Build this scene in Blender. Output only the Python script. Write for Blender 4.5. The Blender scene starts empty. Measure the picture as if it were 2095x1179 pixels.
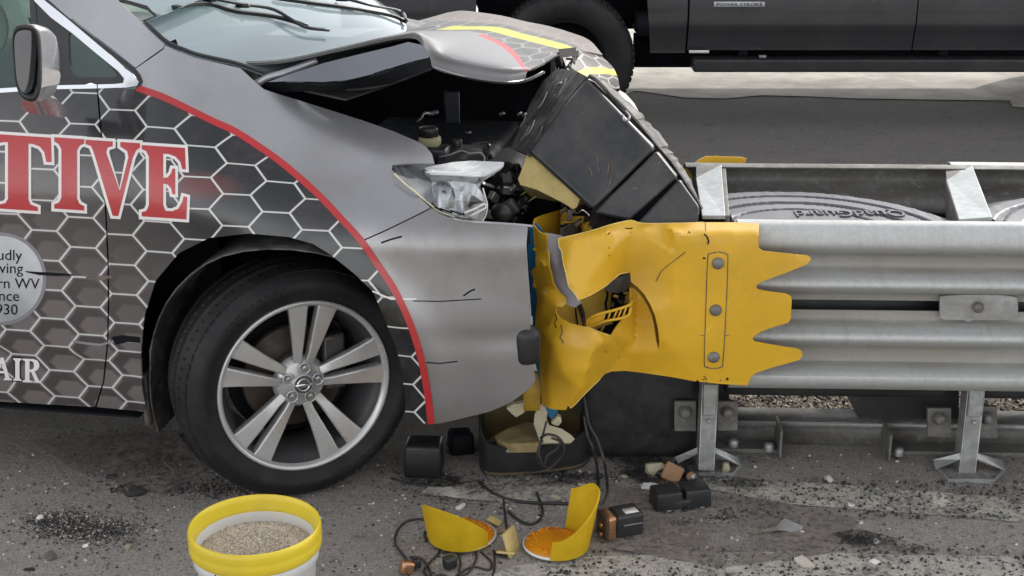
import bpy, bmesh, math, random
import numpy as np
from mathutils import Vector, Matrix
from mathutils.geometry import delaunay_2d_cdt
random.seed(7); np.random.seed(7)
rnd = random.random
def U(a, b): return a + (b - a) * random.random()
SC = bpy.context.scene
COL = SC.collection
R = math.radians

# ------------------------------------------------------------------ camera
F_PX, CX, CY = 2950.0, 1047.5, 589.5
CAM_H, PITCH = 1.947, R(18.88)
cam_d = bpy.data.cameras.new('camera'); cam = bpy.data.objects.new('camera', cam_d); COL.objects.link(cam)
cam.location = (0, 0, CAM_H); cam.rotation_euler = (R(90) - PITCH, 0, 0)
cam_d.sensor_width = 36; cam_d.lens = F_PX / 2095 * 36; cam_d.clip_start = .05; cam_d.clip_end = 2000
SC.camera = cam
# ------------------------------------------------------------------ light
SUN_EL, SUN_AZ = R(26), R(40)        # azimuth measured from +Y towards +X
w = bpy.data.worlds.new('World'); SC.world = w; w.use_nodes = True
nt = w.node_tree; nt.nodes.clear()
sky = nt.nodes.new('ShaderNodeTexSky'); sky.sky_type = 'NISHITA'; sky.sun_disc = False
sky.sun_elevation = SUN_EL; sky.sun_rotation = SUN_AZ; sky.air_density = 1.0; sky.dust_density = 1.0; sky.ozone_density = 1.0
hs = nt.nodes.new('ShaderNodeHueSaturation'); hs.inputs['Saturation'].default_value = .15
bg = nt.nodes.new('ShaderNodeBackground'); bg.inputs['Strength'].default_value = .15
wo = nt.nodes.new('ShaderNodeOutputWorld')
nt.links.new(sky.outputs[0], hs.inputs['Color']); nt.links.new(hs.outputs[0], bg.inputs[0]); nt.links.new(bg.outputs[0], wo.inputs[0])
sd = bpy.data.lights.new('sun', 'SUN'); sun = bpy.data.objects.new('sun', sd); COL.objects.link(sun)
sd.energy = 1.1; sd.angle = R(1.2); sd.color = (1, .95, .88)
SUN_DIR = Vector((math.sin(SUN_AZ) * math.cos(SUN_EL), math.cos(SUN_AZ) * math.cos(SUN_EL), math.sin(SUN_EL)))
sun.rotation_euler = SUN_DIR.to_track_quat('Z', 'Y').to_euler()
sun.location = SUN_DIR * 30
vs = SC.view_settings
vs.view_transform = 'Standard'; vs.look = 'None'; vs.exposure = 1.25; vs.gamma = 1; vs.use_curve_mapping = False
SC.render.engine = 'CYCLES'; SC.cycles.use_denoising = True; SC.cycles.max_bounces = 8; SC.cycles.caustics_reflective = False

# ------------------------------------------------------------------ camera geometry: photo point -> place in the world
EYE = Vector((0, 0, CAM_H))
FW = Vector((0, math.cos(PITCH), -math.sin(PITCH))); UPV = Vector((0, math.sin(PITCH), math.cos(PITCH)))
def ray(px, py): return FW * F_PX + Vector((1, 0, 0)) * (px - CX) - UPV * (py - CY)
def at(px, py, Y):
    d = ray(px, py); return EYE + d * (Y / d.y)
def gnd(px, py, z=0.0):
    d = ray(px, py); return EYE + d * ((z - CAM_H) / d.z)

# ------------------------------------------------------------------ objects
def root(name, label, cat, loc=(0, 0, 0), group=None):
    o = bpy.data.objects.new(name, None); COL.objects.link(o); o.location = loc
    o.empty_display_size = .1
    o['label'] = label; o['category'] = cat
    if group: o['group'] = group
    return o
def tag(o, label, cat, group=None, kind=None):
    o['label'] = label; o['category'] = cat
    if group: o['group'] = group
    if kind: o['kind'] = kind
    return o
def mk(name, verts, faces, mat, parent=None, smooth=True, solid=0, bev=0, uv=None, angle=None, face_cam=False, off=-1):
    me = bpy.data.meshes.new(name)
    me.from_pydata([tuple(v) for v in verts], [], [tuple(f) for f in faces])
    if face_cam:
        c = Vector((0, 0, 0)); s = 0
        for p in me.polygons: s += p.normal.dot(p.center - EYE) * p.area
        if s > 0: me.flip_normals()
    me.update()
    if uv is not None:
        l = me.uv_layers.new(name='UVMap')
        for lp in me.loops: l.data[lp.index].uv = uv[lp.vertex_index]
    for p in me.polygons: p.use_smooth = smooth
    if mat: me.materials.append(mat)
    o = bpy.data.objects.new(name, me); COL.objects.link(o)
    if parent: setpar(o, parent)
    if solid:
        m = o.modifiers.new('s', 'SOLIDIFY'); m.thickness = solid; m.offset = off
        if smooth:
            m = o.modifiers.new('e', 'EDGE_SPLIT'); m.split_angle = R(42)
    if bev:
        m = o.modifiers.new('b', 'BEVEL'); m.width = bev; m.segments = 2; m.limit_method = 'ANGLE'; m.angle_limit = R(40)
    if (bev or solid or angle) and smooth:
        try:
            me.set_sharp_from_angle(angle=R(angle or 35))
        except Exception: pass
    return o
def wloc(o):
    v = Vector(o.location)
    while o.parent: o = o.parent
    return v
def setpar(o, parent):
    o.parent = parent
    top = parent
    while top.parent: top = top.parent
    o.matrix_parent_inverse = Matrix.Translation(-Vector(top.location)) if parent is top else Matrix.Identity(4)
class MB:
    def __init__(s): s.v = []; s.f = []
    def add(s, v, f):
        n = len(s.v); s.v += [Vector(x) for x in v]; s.f += [tuple(i + n for i in q) for q in f]
    def box(s, c, size, M=None, taper=1.0):
        M = M or Matrix.Identity(3); c = Vector(c); vs_ = []
        for z in (-.5, .5):
            t = taper if z > 0 else 1
            for x, y in ((-.5, -.5), (.5, -.5), (.5, .5), (-.5, .5)):
                vs_.append(c + M @ Vector((x * size[0] * t, y * size[1] * t, z * size[2])))
        s.add(vs_, [(3, 2, 1, 0), (4, 5, 6, 7), (0, 1, 5, 4), (1, 2, 6, 5), (2, 3, 7, 6), (3, 0, 4, 7)])
    def tube(s, pts, r, n=8, cap=True):
        v, f = tube(pts, r, n, cap); s.add(v, f)
    def make(s, name, mat, parent=None, **k): return mk(name, s.v, s.f, mat, parent, **k)
def spline(pts, n=8):
    pts = [Vector(p) for p in pts]; out = []
    P = [pts[0] * 2 - pts[1]] + pts + [pts[-1] * 2 - pts[-2]]
    for i in range(1, len(P) - 2):
        a, b, c, d = P[i - 1:i + 3]
        for k in range(n):
            t = k / n
            out.append(.5 * ((2 * b) + (c - a) * t + (2 * a - 5 * b + 4 * c - d) * t * t + (3 * b - a - 3 * c + d) * t ** 3))
    out.append(pts[-1]); return out
def tube(pts, r, n=8, cap=True):
    pts = [Vector(p) for p in pts]; vs_ = []; fs = []
    up = Vector((0, 0, 1)); prev = None
    for i, p in enumerate(pts):
        d = (pts[min(i + 1, len(pts) - 1)] - pts[max(i - 1, 0)])
        if d.length < 1e-9: d = Vector((1, 0, 0))
        d.normalize()
        if prev is None:
            a = d.cross(up)
            if a.length < .05: a = d.cross(Vector((1, 0, 0)))
        else: a = prev - d * prev.dot(d)
        a.normalize(); prev = a; b = d.cross(a)
        rr = r[i] if isinstance(r, (list, tuple)) else r
        for k in range(n):
            t = 2 * math.pi * k / n
            vs_.append(p + (a * math.cos(t) + b * math.sin(t)) * rr)
    for i in range(len(pts) - 1):
        for k in range(n):
            k2 = (k + 1) % n
            fs.append((i * n + k, i * n + k2, (i + 1) * n + k2, (i + 1) * n + k))
    if cap:
        fs.append(tuple(range(n))[::-1]); fs.append(tuple((len(pts) - 1) * n + k for k in range(n)))
    return vs_, fs
def lathe(prof, n, M=None, org=(0, 0, 0), a0=0, a1=2 * math.pi, close=None):
    """prof: list of (r, h); axis = local Z; M maps local to world"""
    M = M or Matrix.Identity(3); org = Vector(org); full = abs(a1 - a0 - 2 * math.pi) < 1e-6
    m = n if full else n + 1; v = []; f = []
    for (r, h) in prof:
        for k in range(m):
            a = a0 + (a1 - a0) * k / n
            v.append(org + M @ Vector((r * math.cos(a), r * math.sin(a), h)))
    for i in range(len(prof) - 1):
        for k in range(n):
            k2 = (k + 1) % m if full else k + 1
            f.append((i * m + k, i * m + k2, (i + 1) * m + k2, (i + 1) * m + k))
    return v, f
def rbox(name, c, size, mat, parent=None, M=None, bev=.01, taper=1.0, seg=2):
    m = MB(); m.box(c, size, M, taper); o = m.make(name, mat, parent)
    b = o.modifiers.new('b', 'BEVEL'); b.width = bev; b.segments = seg
    return o
def inside(p, poly):
    x, y = p; c = False; n = len(poly); j = n - 1
    for i in range(n):
        xi, yi = poly[i]; xj, yj = poly[j]
        if (yi > y) != (yj > y) and x < (xj - xi) * (y - yi) / (yj - yi) + xi: c = not c
        j = i
    return c
def dense(poly, step, closed=True):
    out = []; n = len(poly)
    for i in range(n if closed else n - 1):
        a = poly[i]; b = poly[(i + 1) % n]; L = math.hypot(b[0] - a[0], b[1] - a[1]); k = max(1, int(L / step))
        for j in range(k): out.append((a[0] + (b[0] - a[0]) * j / k, a[1] + (b[1] - a[1]) * j / k))
    if not closed: out.append(poly[-1])
    return out
def smooth2(poly, n=4, closed=False):
    P = [Vector((a, b, 0)) for a, b in poly]
    if closed: P = P + [P[0]]
    return [(v.x, v.y) for v in spline(P, n)][: -1 if closed else None]
def tri(poly, step, holes=()):
    """triangulate a 2D outline with interior points"""
    poly = dense(poly, step)
    allp = list(poly); edges = [(i, (i + 1) % len(poly)) for i in range(len(poly))]
    faces = [list(range(len(poly)))]
    hs_ = []
    for h in holes:
        h = dense(h, step); hs_.append(h); n0 = len(allp); allp += h
        edges += [(n0 + i, n0 + (i + 1) % len(h)) for i in range(len(h))]
    xs = [p[0] for p in poly]; ys = [p[1] for p in poly]
    nb = np.array(allp); y = min(ys) + step * .5; row = 0; inner = []
    while y < max(ys):
        x = min(xs) + (step * .5 if row % 2 else 0)
        while x < max(xs):
            if inside((x, y), poly) and not any(inside((x, y), h) for h in hs_) and np.min((nb[:, 0] - x) ** 2 + (nb[:, 1] - y) ** 2) > (step * .55) ** 2:
                inner.append((x, y))
            x += step
        y += step * .87; row += 1
    pts = [Vector(p) for p in allp + inner]
    v, e, f, _, _, _ = delaunay_2d_cdt(pts, edges, [], 0, 1e-5)
    out = []
    for q in f:
        c = (sum(v[i].x for i in q) / len(q), sum(v[i].y for i in q) / len(q))
        if inside(c, poly) and not any(inside(c, h) for h in hs_): out.append(q)
    return [(p.x, p.y) for p in v], out
def rbf(ctrl, kind='lin'):
    """interpolating depth over photo points; ctrl: (px, py, value)"""
    P = np.array([c[:2] for c in ctrl], float) / 100; z = np.array([c[2] for c in ctrl], float); n = len(P)
    D = np.sqrt(((P[:, None] - P[None]) ** 2).sum(-1))
    K = D if kind == 'lin' else np.where(D > 0, D ** 2 * np.log(D + 1e-12), 0)
    A = np.zeros((n + 3, n + 3)); A[:n, :n] = K; A[:n, n] = 1; A[:n, n + 1:] = P; A[n, :n] = 1; A[n + 1:, :n] = P.T
    s = np.linalg.solve(A, np.r_[z, 0, 0, 0])
    def f(px, py):
        d = np.sqrt((P[:, 0] - px / 100) ** 2 + (P[:, 1] - py / 100) ** 2)
        k = d if kind == 'lin' else np.where(d > 0, d ** 2 * np.log(d + 1e-12), 0)
        return float(k @ s[:n] + s[n] + s[n + 1] * px / 100 + s[n + 2] * py / 100)
    return f
def tin(ctrl):
    P = [Vector((c[0], c[1])) for c in ctrl]; v, e, f, ov, _, _ = delaunay_2d_cdt(P, [], [], 0, 1e-5)
    z = [sum(ctrl[k][2] for k in ov[i]) / len(ov[i]) for i in range(len(v))]; T = []
    for q in f:
        a, b, c = (v[i] for i in q); D = (b.y - c.y) * (a.x - c.x) + (c.x - b.x) * (a.y - c.y)
        if abs(D) > 1e-6: T.append((a, b, c, D, [z[i] for i in q]))
    def g(px, py):
        for a, b, c, D, zz in T:
            l1 = ((b.y - c.y) * (px - c.x) + (c.x - b.x) * (py - c.y)) / D; l2 = ((c.y - a.y) * (px - c.x) + (a.x - c.x) * (py - c.y)) / D; l3 = 1 - l1 - l2
            if min(l1, l2, l3) > -1e-3: return l1 * zz[0] + l2 * zz[1] + l3 * zz[2]
        return None
    return g
def crumple(ctrl, k=.7):
    A, B = rbf(ctrl, 'lin'), tin(ctrl)
    def f(px, py):
        a = A(px, py); b = B(px, py); return a if b is None else a * (1 - k) + b * k
    return f
def sheet(name, poly, depth, mat, parent, step=14, solid=.004, holes=(), smooth=True, uv=False, bev=0):
    """a sheet of material: photo outline, depth(px,py) = distance along world Y"""
    v, f = tri(poly, step, holes)
    D = depth if callable(depth) else (lambda a, b: depth)
    W = [at(a, b, D(a, b)) for a, b in v]
    return mk(name, W, f, mat, parent, smooth=smooth, solid=solid, face_cam=True, uv=[(p.x, p.z) for p in W] if uv else None, bev=bev)
def gsheet(name, poly, mat, parent=None, z=.004, step=40, kind=None):
    v, f = tri(poly, step); W = [gnd(a, b, z) for a, b in v]
    o = mk(name, W, f, mat, parent, face_cam=True, uv=[(p.x, p.y) for p in W])
    if kind: o['kind'] = kind
    return o
def text2d(s):
    c = bpy.data.curves.new('t', 'FONT'); c.body = s; c.resolution_u = 3
    o = bpy.data.objects.new('t', c); COL.objects.link(o)
    me = o.to_mesh(); v = [(p.co.x, p.co.y) for p in me.vertices]; f = [tuple(p.vertices) for p in me.polygons]
    o.to_mesh_clear(); bpy.data.objects.remove(o); bpy.data.curves.remove(c)
    return v, f

# ------------------------------------------------------------------ materials
class N:
    """small node helper"""
    def __init__(s, name):
        s.m = bpy.data.materials.new(name); s.m.use_nodes = True; s.t = s.m.node_tree; s.t.nodes.clear()
        s.out = s.t.nodes.new('ShaderNodeOutputMaterial'); s.b = s.t.nodes.new('ShaderNodeBsdfPrincipled')
        s.t.links.new(s.b.outputs[0], s.out.inputs[0])
        s.tc = s.t.nodes.new('ShaderNodeTexCoord')
    def n(s, typ, **k):
        x = s.t.nodes.new(typ)
        for a, b in k.items(): setattr(x, a, b)
        return x
    def set(s, inp, v):
        if hasattr(v, 'is_linked') or hasattr(v, 'links'): s.t.links.new(v, inp)
        else: inp.default_value = v
    def math(s, op, a, b=0, c=0, clamp=False):
        x = s.n('ShaderNodeMath', operation=op); x.use_clamp = clamp
        s.set(x.inputs[0], a); s.set(x.inputs[1], b)
        if op in ('MULTIPLY_ADD', 'WRAP', 'SMOOTH_MIN'): s.set(x.inputs[2], c)
        return x.outputs[0]
    def noise(s, scale, detail=4, rough=.55, vec=None, dist=0):
        x = s.n('ShaderNodeTexNoise'); x.inputs['Scale'].default_value = scale; x.inputs['Detail'].default_value = detail
        x.inputs['Roughness'].default_value = rough; x.inputs['Distortion'].default_value = dist
        s.t.links.new(vec if vec is not None else s.tc.outputs['Object'], x.inputs['Vector']); return x.outputs[0]
    def voro(s, scale, feature='F1', vec=None, out='Distance'):
        x = s.n('ShaderNodeTexVoronoi', feature=feature); x.inputs['Scale'].default_value = scale
        s.t.links.new(vec if vec is not None else s.tc.outputs['Object'], x.inputs['Vector']); return x.outputs[out]
    def ramp(s, fac, stops, interp='LINEAR'):
        x = s.n('ShaderNodeValToRGB'); x.color_ramp.interpolation = interp; el = x.color_ramp.elements
        while len(el) < len(stops): el.new(.5)
        for e, (p, c) in zip(el, stops):
            e.position = p; e.color = (c[0], c[1], c[2], 1) if isinstance(c, (tuple, list)) else (c, c, c, 1)
        s.t.links.new(fac, x.inputs[0]); return x.outputs[0]
    def mix(s, fac, a, b, typ='MIX'):
        x = s.n('ShaderNodeMix', data_type='RGBA', blend_type=typ)
        for inp, v in ((x.inputs[0], fac), (x.inputs[6], a), (x.inputs[7], b)):
            if isinstance(v, (tuple, list)): inp.default_value = (v[0], v[1], v[2], 1)
            else: s.set(inp, v)
        return x.outputs[2]
    def base(s, c):
        if isinstance(c, (tuple, list)): s.b.inputs['Base Color'].default_value = (c[0], c[1], c[2], 1)
        else: s.t.links.new(c, s.b.inputs['Base Color'])
    def bump(s, h, strength=.3, dist=.01):
        x = s.n('ShaderNodeBump'); x.inputs['Strength'].default_value = strength; x.inputs['Distance'].default_value = dist
        s.t.links.new(h, x.inputs['Height']); s.t.links.new(x.outputs[0], s.b.inputs['Normal'])
    def p(s, **k):
        for a, b in k.items(): s.set(s.b.inputs[a.replace('_', ' ')], b)
        return s
def gm(name, col, rough=.5, metal=0, var=.25, scale=8, bump=.15, bscale=60, spec=.5, dirt=None, dirtamt=.5, coat=0, scratch=0):
    """general surface: colour broken up by noise, uneven gloss, fine relief, optional dust/dirt"""
    m = N(name); c1 = tuple(x * (1 - var) for x in col); c2 = tuple(min(1, x * (1 + var * .6)) for x in col)
    n1 = m.noise(scale, 6); c = m.ramp(n1, [(.3, c1), (.7, c2)])
    if dirt:
        n2 = m.noise(scale * .6 + 1.3, 8, .65); d = m.ramp(n2, [(.45, 0), (.72, dirtamt)]); c = m.mix(d, c, dirt)
    if scratch:
        mp = m.n('ShaderNodeMapping'); mp.inputs['Scale'].default_value = (1, 1, 1); mp.inputs['Rotation'].default_value = (.3, .8, .4)
        m.t.links.new(m.tc.outputs['Object'], mp.inputs[0])
        sc2 = m.n('ShaderNodeVectorMath', operation='MULTIPLY'); m.t.links.new(mp.outputs[0], sc2.inputs[0]); sc2.inputs[1].default_value = (3, 60, 60)
        n4 = m.noise(1.6, 5, .7, sc2.outputs[0]); msk = m.noise(7, 3)
        k = m.math('MULTIPLY', m.ramp(n4, [(.6, 0), (.68, 1)]), m.ramp(msk, [(.48, 0), (.6, scratch)]))
        c = m.mix(k, c, tuple(min(1, x * 2.5 + .12) for x in col))
    m.base(c)
    r = m.ramp(m.noise(scale * 1.7, 5), [(.3, max(0, rough - .1)), (.7, min(1, rough + .12))])
    m.p(Roughness=r, Metallic=metal, Specular_IOR_Level=spec)
    if coat: m.p(Coat_Weight=coat, Coat_Roughness=.04)
    if bump: m.bump(m.noise(bscale, 4), bump, .004)
    return m.m
M = {}
M['silver'] = gm('silver_paint', (.385, .385, .402), .32, .65, .07, 1.5, .05, 260, dirt=(.19, .155, .125), dirtamt=.42, coat=.35)
M['silver_dirty'] = gm('dusty_silver_paint', (.35, .345, .35), .36, .75, .1, 1.2, .06, 200, dirt=(.15, .12, .095), dirtamt=.75, coat=.3)
M['black_pl'] = gm('black_plastic', (.018, .019, .021), .42, 0, .3, 6, .2, 90, dirt=(.07, .065, .06), dirtamt=.35)
M['black_scuff'] = gm('black_polyethylene', (.022, .023, .026), .36, 0, .3, 5, .12, 50, dirt=(.12, .11, .10), dirtamt=.5, scratch=.9)
M['black_rough'] = gm('scraped_black_plastic', (.035, .033, .032), .7, 0, .6, 14, 1.0, 45, dirt=(.19, .17, .15), dirtamt=.9, scratch=.8)
M['dark'] = gm('dark_interior', (.006, .007, .010), .75, 0, .4, 10, .3, 60, spec=.2)
M['rubber'] = gm('tyre_rubber', (.011, .011, .012), .6, 0, .25, 10, .15, 120, dirt=(.055, .05, .045), dirtamt=.35, spec=.35)
M['galv'] = None
M['blackpaint'] = gm('dark_grey_truck_paint', (.045, .047, .052), .28, .4, .08, 1.5, .03, 200, dirt=(.12, .11, .10), dirtamt=.22, coat=.7)
M['yellow'] = gm('yellow_plastic', (.72, .41, .020), .38, 0, .09, 3, .10, 25, dirt=(.24, .15, .05), dirtamt=.35, scratch=.22)
M['yellow_scuffed'] = M['yellow']
M['yellow_in'] = gm('yellow_plastic_inner', (.58, .36, .04), .5, 0, .15, 6, .2, 30, dirt=(.16, .11, .05), dirtamt=.5)
M['blue'] = gm('blue_sheet', (.015, .13, .28), .4, 0, .15, 8, .1, 40)
M['greystrip'] = gm('grey_backing', (.26, .245, .26), .5, .2, .15, 9, .2, 50)
M['chrome'] = gm('chrome', (.75, .76, .78), .12, 1, .05, 5, .02, 90)
M['red'] = gm('red_vinyl', (.46, .022, .026), .3, 0, .08, 3, .03, 200, dirt=(.25, .12, .1), dirtamt=.2, coat=.3)
M['white'] = gm('white_vinyl', (.78, .74, .73), .35, 0, .06, 4, .02, 200, coat=.2)
M['foam'] = gm('yellow_foam', (.60, .47, .19), .9, 0, .25, 12, .7, 60, dirt=(.3, .22, .10), dirtamt=.5)
M['foam_pale'] = gm('pale_foam', (.66, .60, .42), .9, 0, .25, 14, .8, 50, dirt=(.35, .28, .17), dirtamt=.5)
M['foam_brown'] = gm('brown_foam', (.20, .15, .085), .95, 0, .4, 12, .8, 60)
M['tan'] = gm('tan_foam', (.36, .21, .11), .8, 0, .2, 12, .4, 60)
M['glow_yel'] = None
M['steel'] = gm('worn_steel', (.34, .34, .33), .42, .8, .2, 9, .25, 50, dirt=(.17, .14, .11), dirtamt=.4)
M['rim'] = gm('alloy', (.60, .60, .595), .30, .5, .06, 4, .03, 150, dirt=(.17, .15, .13), dirtamt=.3)
M['rim_dark'] = gm('alloy_inner', (.11, .11, .115), .4, .5, .15, 6, .1, 90, dirt=(.1, .085, .07), dirtamt=.5)
M['disc'] = gm('rusty_disc', (.075, .058, .048), .55, .5, .35, 14, .3, 70)
M['brass'] = gm('copper_foil', (.55, .30, .17), .3, .8, .12, 8, .1, 80)
M['cable'] = gm('cable_sheath', (.028, .027, .028), .5, 0, .3, 20, .1, 90, dirt=(.12, .1, .08), dirtamt=.4)
M['cartridge'] = gm('grey_moulded_plastic', (.12, .12, .135), .45, 0, .1, 4, .1, 40, dirt=(.2, .19, .18), dirtamt=.4)
M['bucket'] = gm('white_bucket_plastic', (.74, .74, .73), .4, 0, .04, 5, .04, 60, dirt=(.5, .47, .42), dirtamt=.3)
M['collar'] = gm('yellow_bucket_collar', (.74, .56, .03), .35, 0, .06, 5, .05, 60, dirt=(.4, .29, .06), dirtamt=.4)
M['sunlit_concrete'] = None

# galvanised steel with spangle, streaks and grime (more grime low and in valleys is left to noise)
def galv(name, base=(.43, .44, .44), grime=(.27, .245, .205), amt=.75, rough=.45, metal=.55):
    m = N(name)
    sp = m.voro(55, 'F1', out='Color'); spg = m.n('ShaderNodeRGBToBW'); m.t.links.new(sp, spg.inputs[0])
    c = m.ramp(spg.outputs[0], [(.2, tuple(x * .90 for x in base)), (.8, tuple(x * 1.08 for x in base))])
    sc = m.n('ShaderNodeVectorMath', operation='MULTIPLY'); m.t.links.new(m.tc.outputs['Object'], sc.inputs[0]); sc.inputs[1].default_value = (1.2, 4, 7)
    d = m.ramp(m.noise(2.2, 9, .68, sc.outputs[0]), [(.42, 0), (.68, amt)]); c = m.mix(d, c, grime)
    d2 = m.ramp(m.noise(26, 6, .7), [(.55, 0), (.75, .35)]); c = m.mix(d2, c, (.6, .61, .61))
    m.base(c); m.p(Metallic=metal, Roughness=m.ramp(m.noise(14, 5), [(.3, rough - .12), (.7, rough + .15)]))
    m.bump(m.noise(35, 5), .18, .004); return m.m
def railmat():
    m = N('weathered_rail_steel'); sx = m.n('ShaderNodeSeparateXYZ'); m.t.links.new(m.tc.outputs['UV'], sx.inputs[0])
    sp = m.voro(110, 'F1', out='Color'); spg = m.n('ShaderNodeRGBToBW'); m.t.links.new(sp, spg.inputs[0])
    c = m.ramp(spg.outputs[0], [(.2, (.47, .475, .465)), (.8, (.52, .525, .515))])
    sc = m.n('ShaderNodeVectorMath', operation='MULTIPLY'); m.t.links.new(m.tc.outputs['Object'], sc.inputs[0]); sc.inputs[1].default_value = (1.5, 4, 9)
    n1 = m.noise(2.4, 9, .68, sc.outputs[0]); v = m.math('ADD', m.math('MULTIPLY', sx.outputs[1], -1.0), m.math('MULTIPLY', n1, 1.1))
    c = m.mix(m.ramp(v, [(-.02 + .0, 0), (.5, .75)]), c, (.27, .24, .20))
    v2 = m.noise(1.5, 6, .6); c = m.mix(m.ramp(v2, [(.5, 0), (.75, .5)]), c, (.52, .54, .54))
    sv = m.n('ShaderNodeVectorMath', operation='MULTIPLY'); m.t.links.new(m.tc.outputs['Object'], sv.inputs[0]); sv.inputs[1].default_value = (30, 3, 2)
    c = m.mix(m.ramp(m.noise(1.2, 5, .6, sv.outputs[0]), [(.55, 0), (.75, .3)]), c, (.24, .22, .19))
    m.base(c); m.p(Metallic=.12, Roughness=m.ramp(m.noise(14, 5), [(.3, .5), (.7, .72)])); m.bump(m.noise(30, 6), .3, .004); return m.m
M['rail'] = railmat()
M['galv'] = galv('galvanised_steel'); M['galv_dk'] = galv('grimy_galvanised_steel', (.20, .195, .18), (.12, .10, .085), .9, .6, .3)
M['galv_lt'] = galv('clean_galvanised_steel', (.42, .44, .44), (.3, .29, .27), .3, .55, .2)

def glass(name, tint, rough=.02, spec=.5, trans=1.0, sky_tone=None, sky_tone_w=.2):
    m = N(name); m.base(tint); m.p(Roughness=rough, IOR=1.45)
    tr = m.n('ShaderNodeBsdfTransparent'); tr.inputs[0].default_value = (*tint, 1)
    gl = m.n('ShaderNodeBsdfGlossy'); gl.inputs['Roughness'].default_value = rough
    fr = m.n('ShaderNodeFresnel'); fr.inputs['IOR'].default_value = 1.55
    mx = m.n('ShaderNodeMixShader')
    ge = m.n('ShaderNodeNewGeometry'); fk = m.math('MULTIPLY', fr.outputs[0], m.math('SUBTRACT', 1.0, ge.outputs['Backfacing']))
    m.t.links.new(fk, mx.inputs[0]); m.t.links.new(tr.outputs[0], mx.inputs[1]); m.t.links.new(gl.outputs[0], mx.inputs[2])
    
    if sky_tone:  # diffuse share puts a pale sky reflection into the glass colour
        df = m.n('ShaderNodeBsdfDiffuse'); df.inputs[0].default_value = (*sky_tone, 1); m2 = m.n('ShaderNodeMixShader'); m2.inputs[0].default_value = sky_tone_w
        m.t.links.new(mx.outputs[0], m2.inputs[1]); m.t.links.new(df.outputs[0], m2.inputs[2]); m.t.links.new(m2.outputs[0], m.out.inputs[0]); return m.m
    m.t.links.new(mx.outputs[0], m.out.inputs[0]); return m.m
M['glass'] = glass('tinted_glass', (.62, .70, .68)); M['windshield'] = glass('windshield_glass', (.55, .62, .64), sky_tone=(.42, .50, .54), sky_tone_w=.30)
M['mirror'] = gm('mirror_glass', (.6, .64, .68), .04, 1, .02, 3, 0)
M['lens'] = glass('clear_lens', (.93, .94, .95), .03)
def translucent(name, col, w=.5, rough=.35, em=0):
    m = N(name); c = m.ramp(m.noise(18, 5), [(.3, tuple(x * .85 for x in col)), (.7, col)]); m.base(c); m.p(Roughness=rough)
    tl = m.n('ShaderNodeBsdfTranslucent'); m.t.links.new(c, tl.inputs[0]); mx = m.n('ShaderNodeMixShader'); mx.inputs[0].default_value = w
    m.t.links.new(m.b.outputs[0], mx.inputs[1]); m.t.links.new(tl.outputs[0], mx.inputs[2]); m.t.links.new(mx.outputs[0], m.out.inputs[0])
    m.bump(m.noise(12, 4), .15, .004); return m.m
M['shell'] = translucent('yellow_lamp_shell', (.90, .66, .03), .45)
M['amber'] = translucent('amber_lens', (1.0, .44, .02), .40, .2)
M['olive'] = gm('grimy_tub_lining', (.17, .13, .05), .8, 0, .4, 10, .5, 40)

# honeycomb vehicle wrap; UV = metres along / up the van side
def hexdist(m, x, y):
    S3 = math.sqrt(3)
    def cell(ox, oy):
        a = m.math('SUBTRACT', m.math('FLOORED_MODULO' if False else 'WRAP', m.math('ADD', x, ox), 3.0, 0.0), 1.5)
        b = m.math('SUBTRACT', m.math('WRAP', m.math('ADD', y, oy), S3, 0.0), S3 / 2)
        return a, b
    a1, b1 = cell(0, 0); a2, b2 = cell(1.5, S3 / 2)
    l1 = m.math('ADD', m.math('MULTIPLY', a1, a1), m.math('MULTIPLY', b1, b1)); l2 = m.math('ADD', m.math('MULTIPLY', a2, a2), m.math('MULTIPLY', b2, b2))
    k = m.math('LESS_THAN', l1, l2)
    ax = m.math('ABSOLUTE', m.math('ADD', m.math('MULTIPLY', k, a1), m.math('MULTIPLY', m.math('SUBTRACT', 1, k), a2)))
    by = m.math('ABSOLUTE', m.math('ADD', m.math('MULTIPLY', k, b1), m.math('MULTIPLY', m.math('SUBTRACT', 1, k), b2)))
    e = m.math('MAXIMUM', by, m.math('ADD', m.math('MULTIPLY', ax, S3 / 2), m.math('MULTIPLY', by, .5)))
    return m.math('SUBTRACT', S3 / 2, e)       # 0 at the cell edge
HEX_W = [.0742, .0494]       # phase (set below), size
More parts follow.
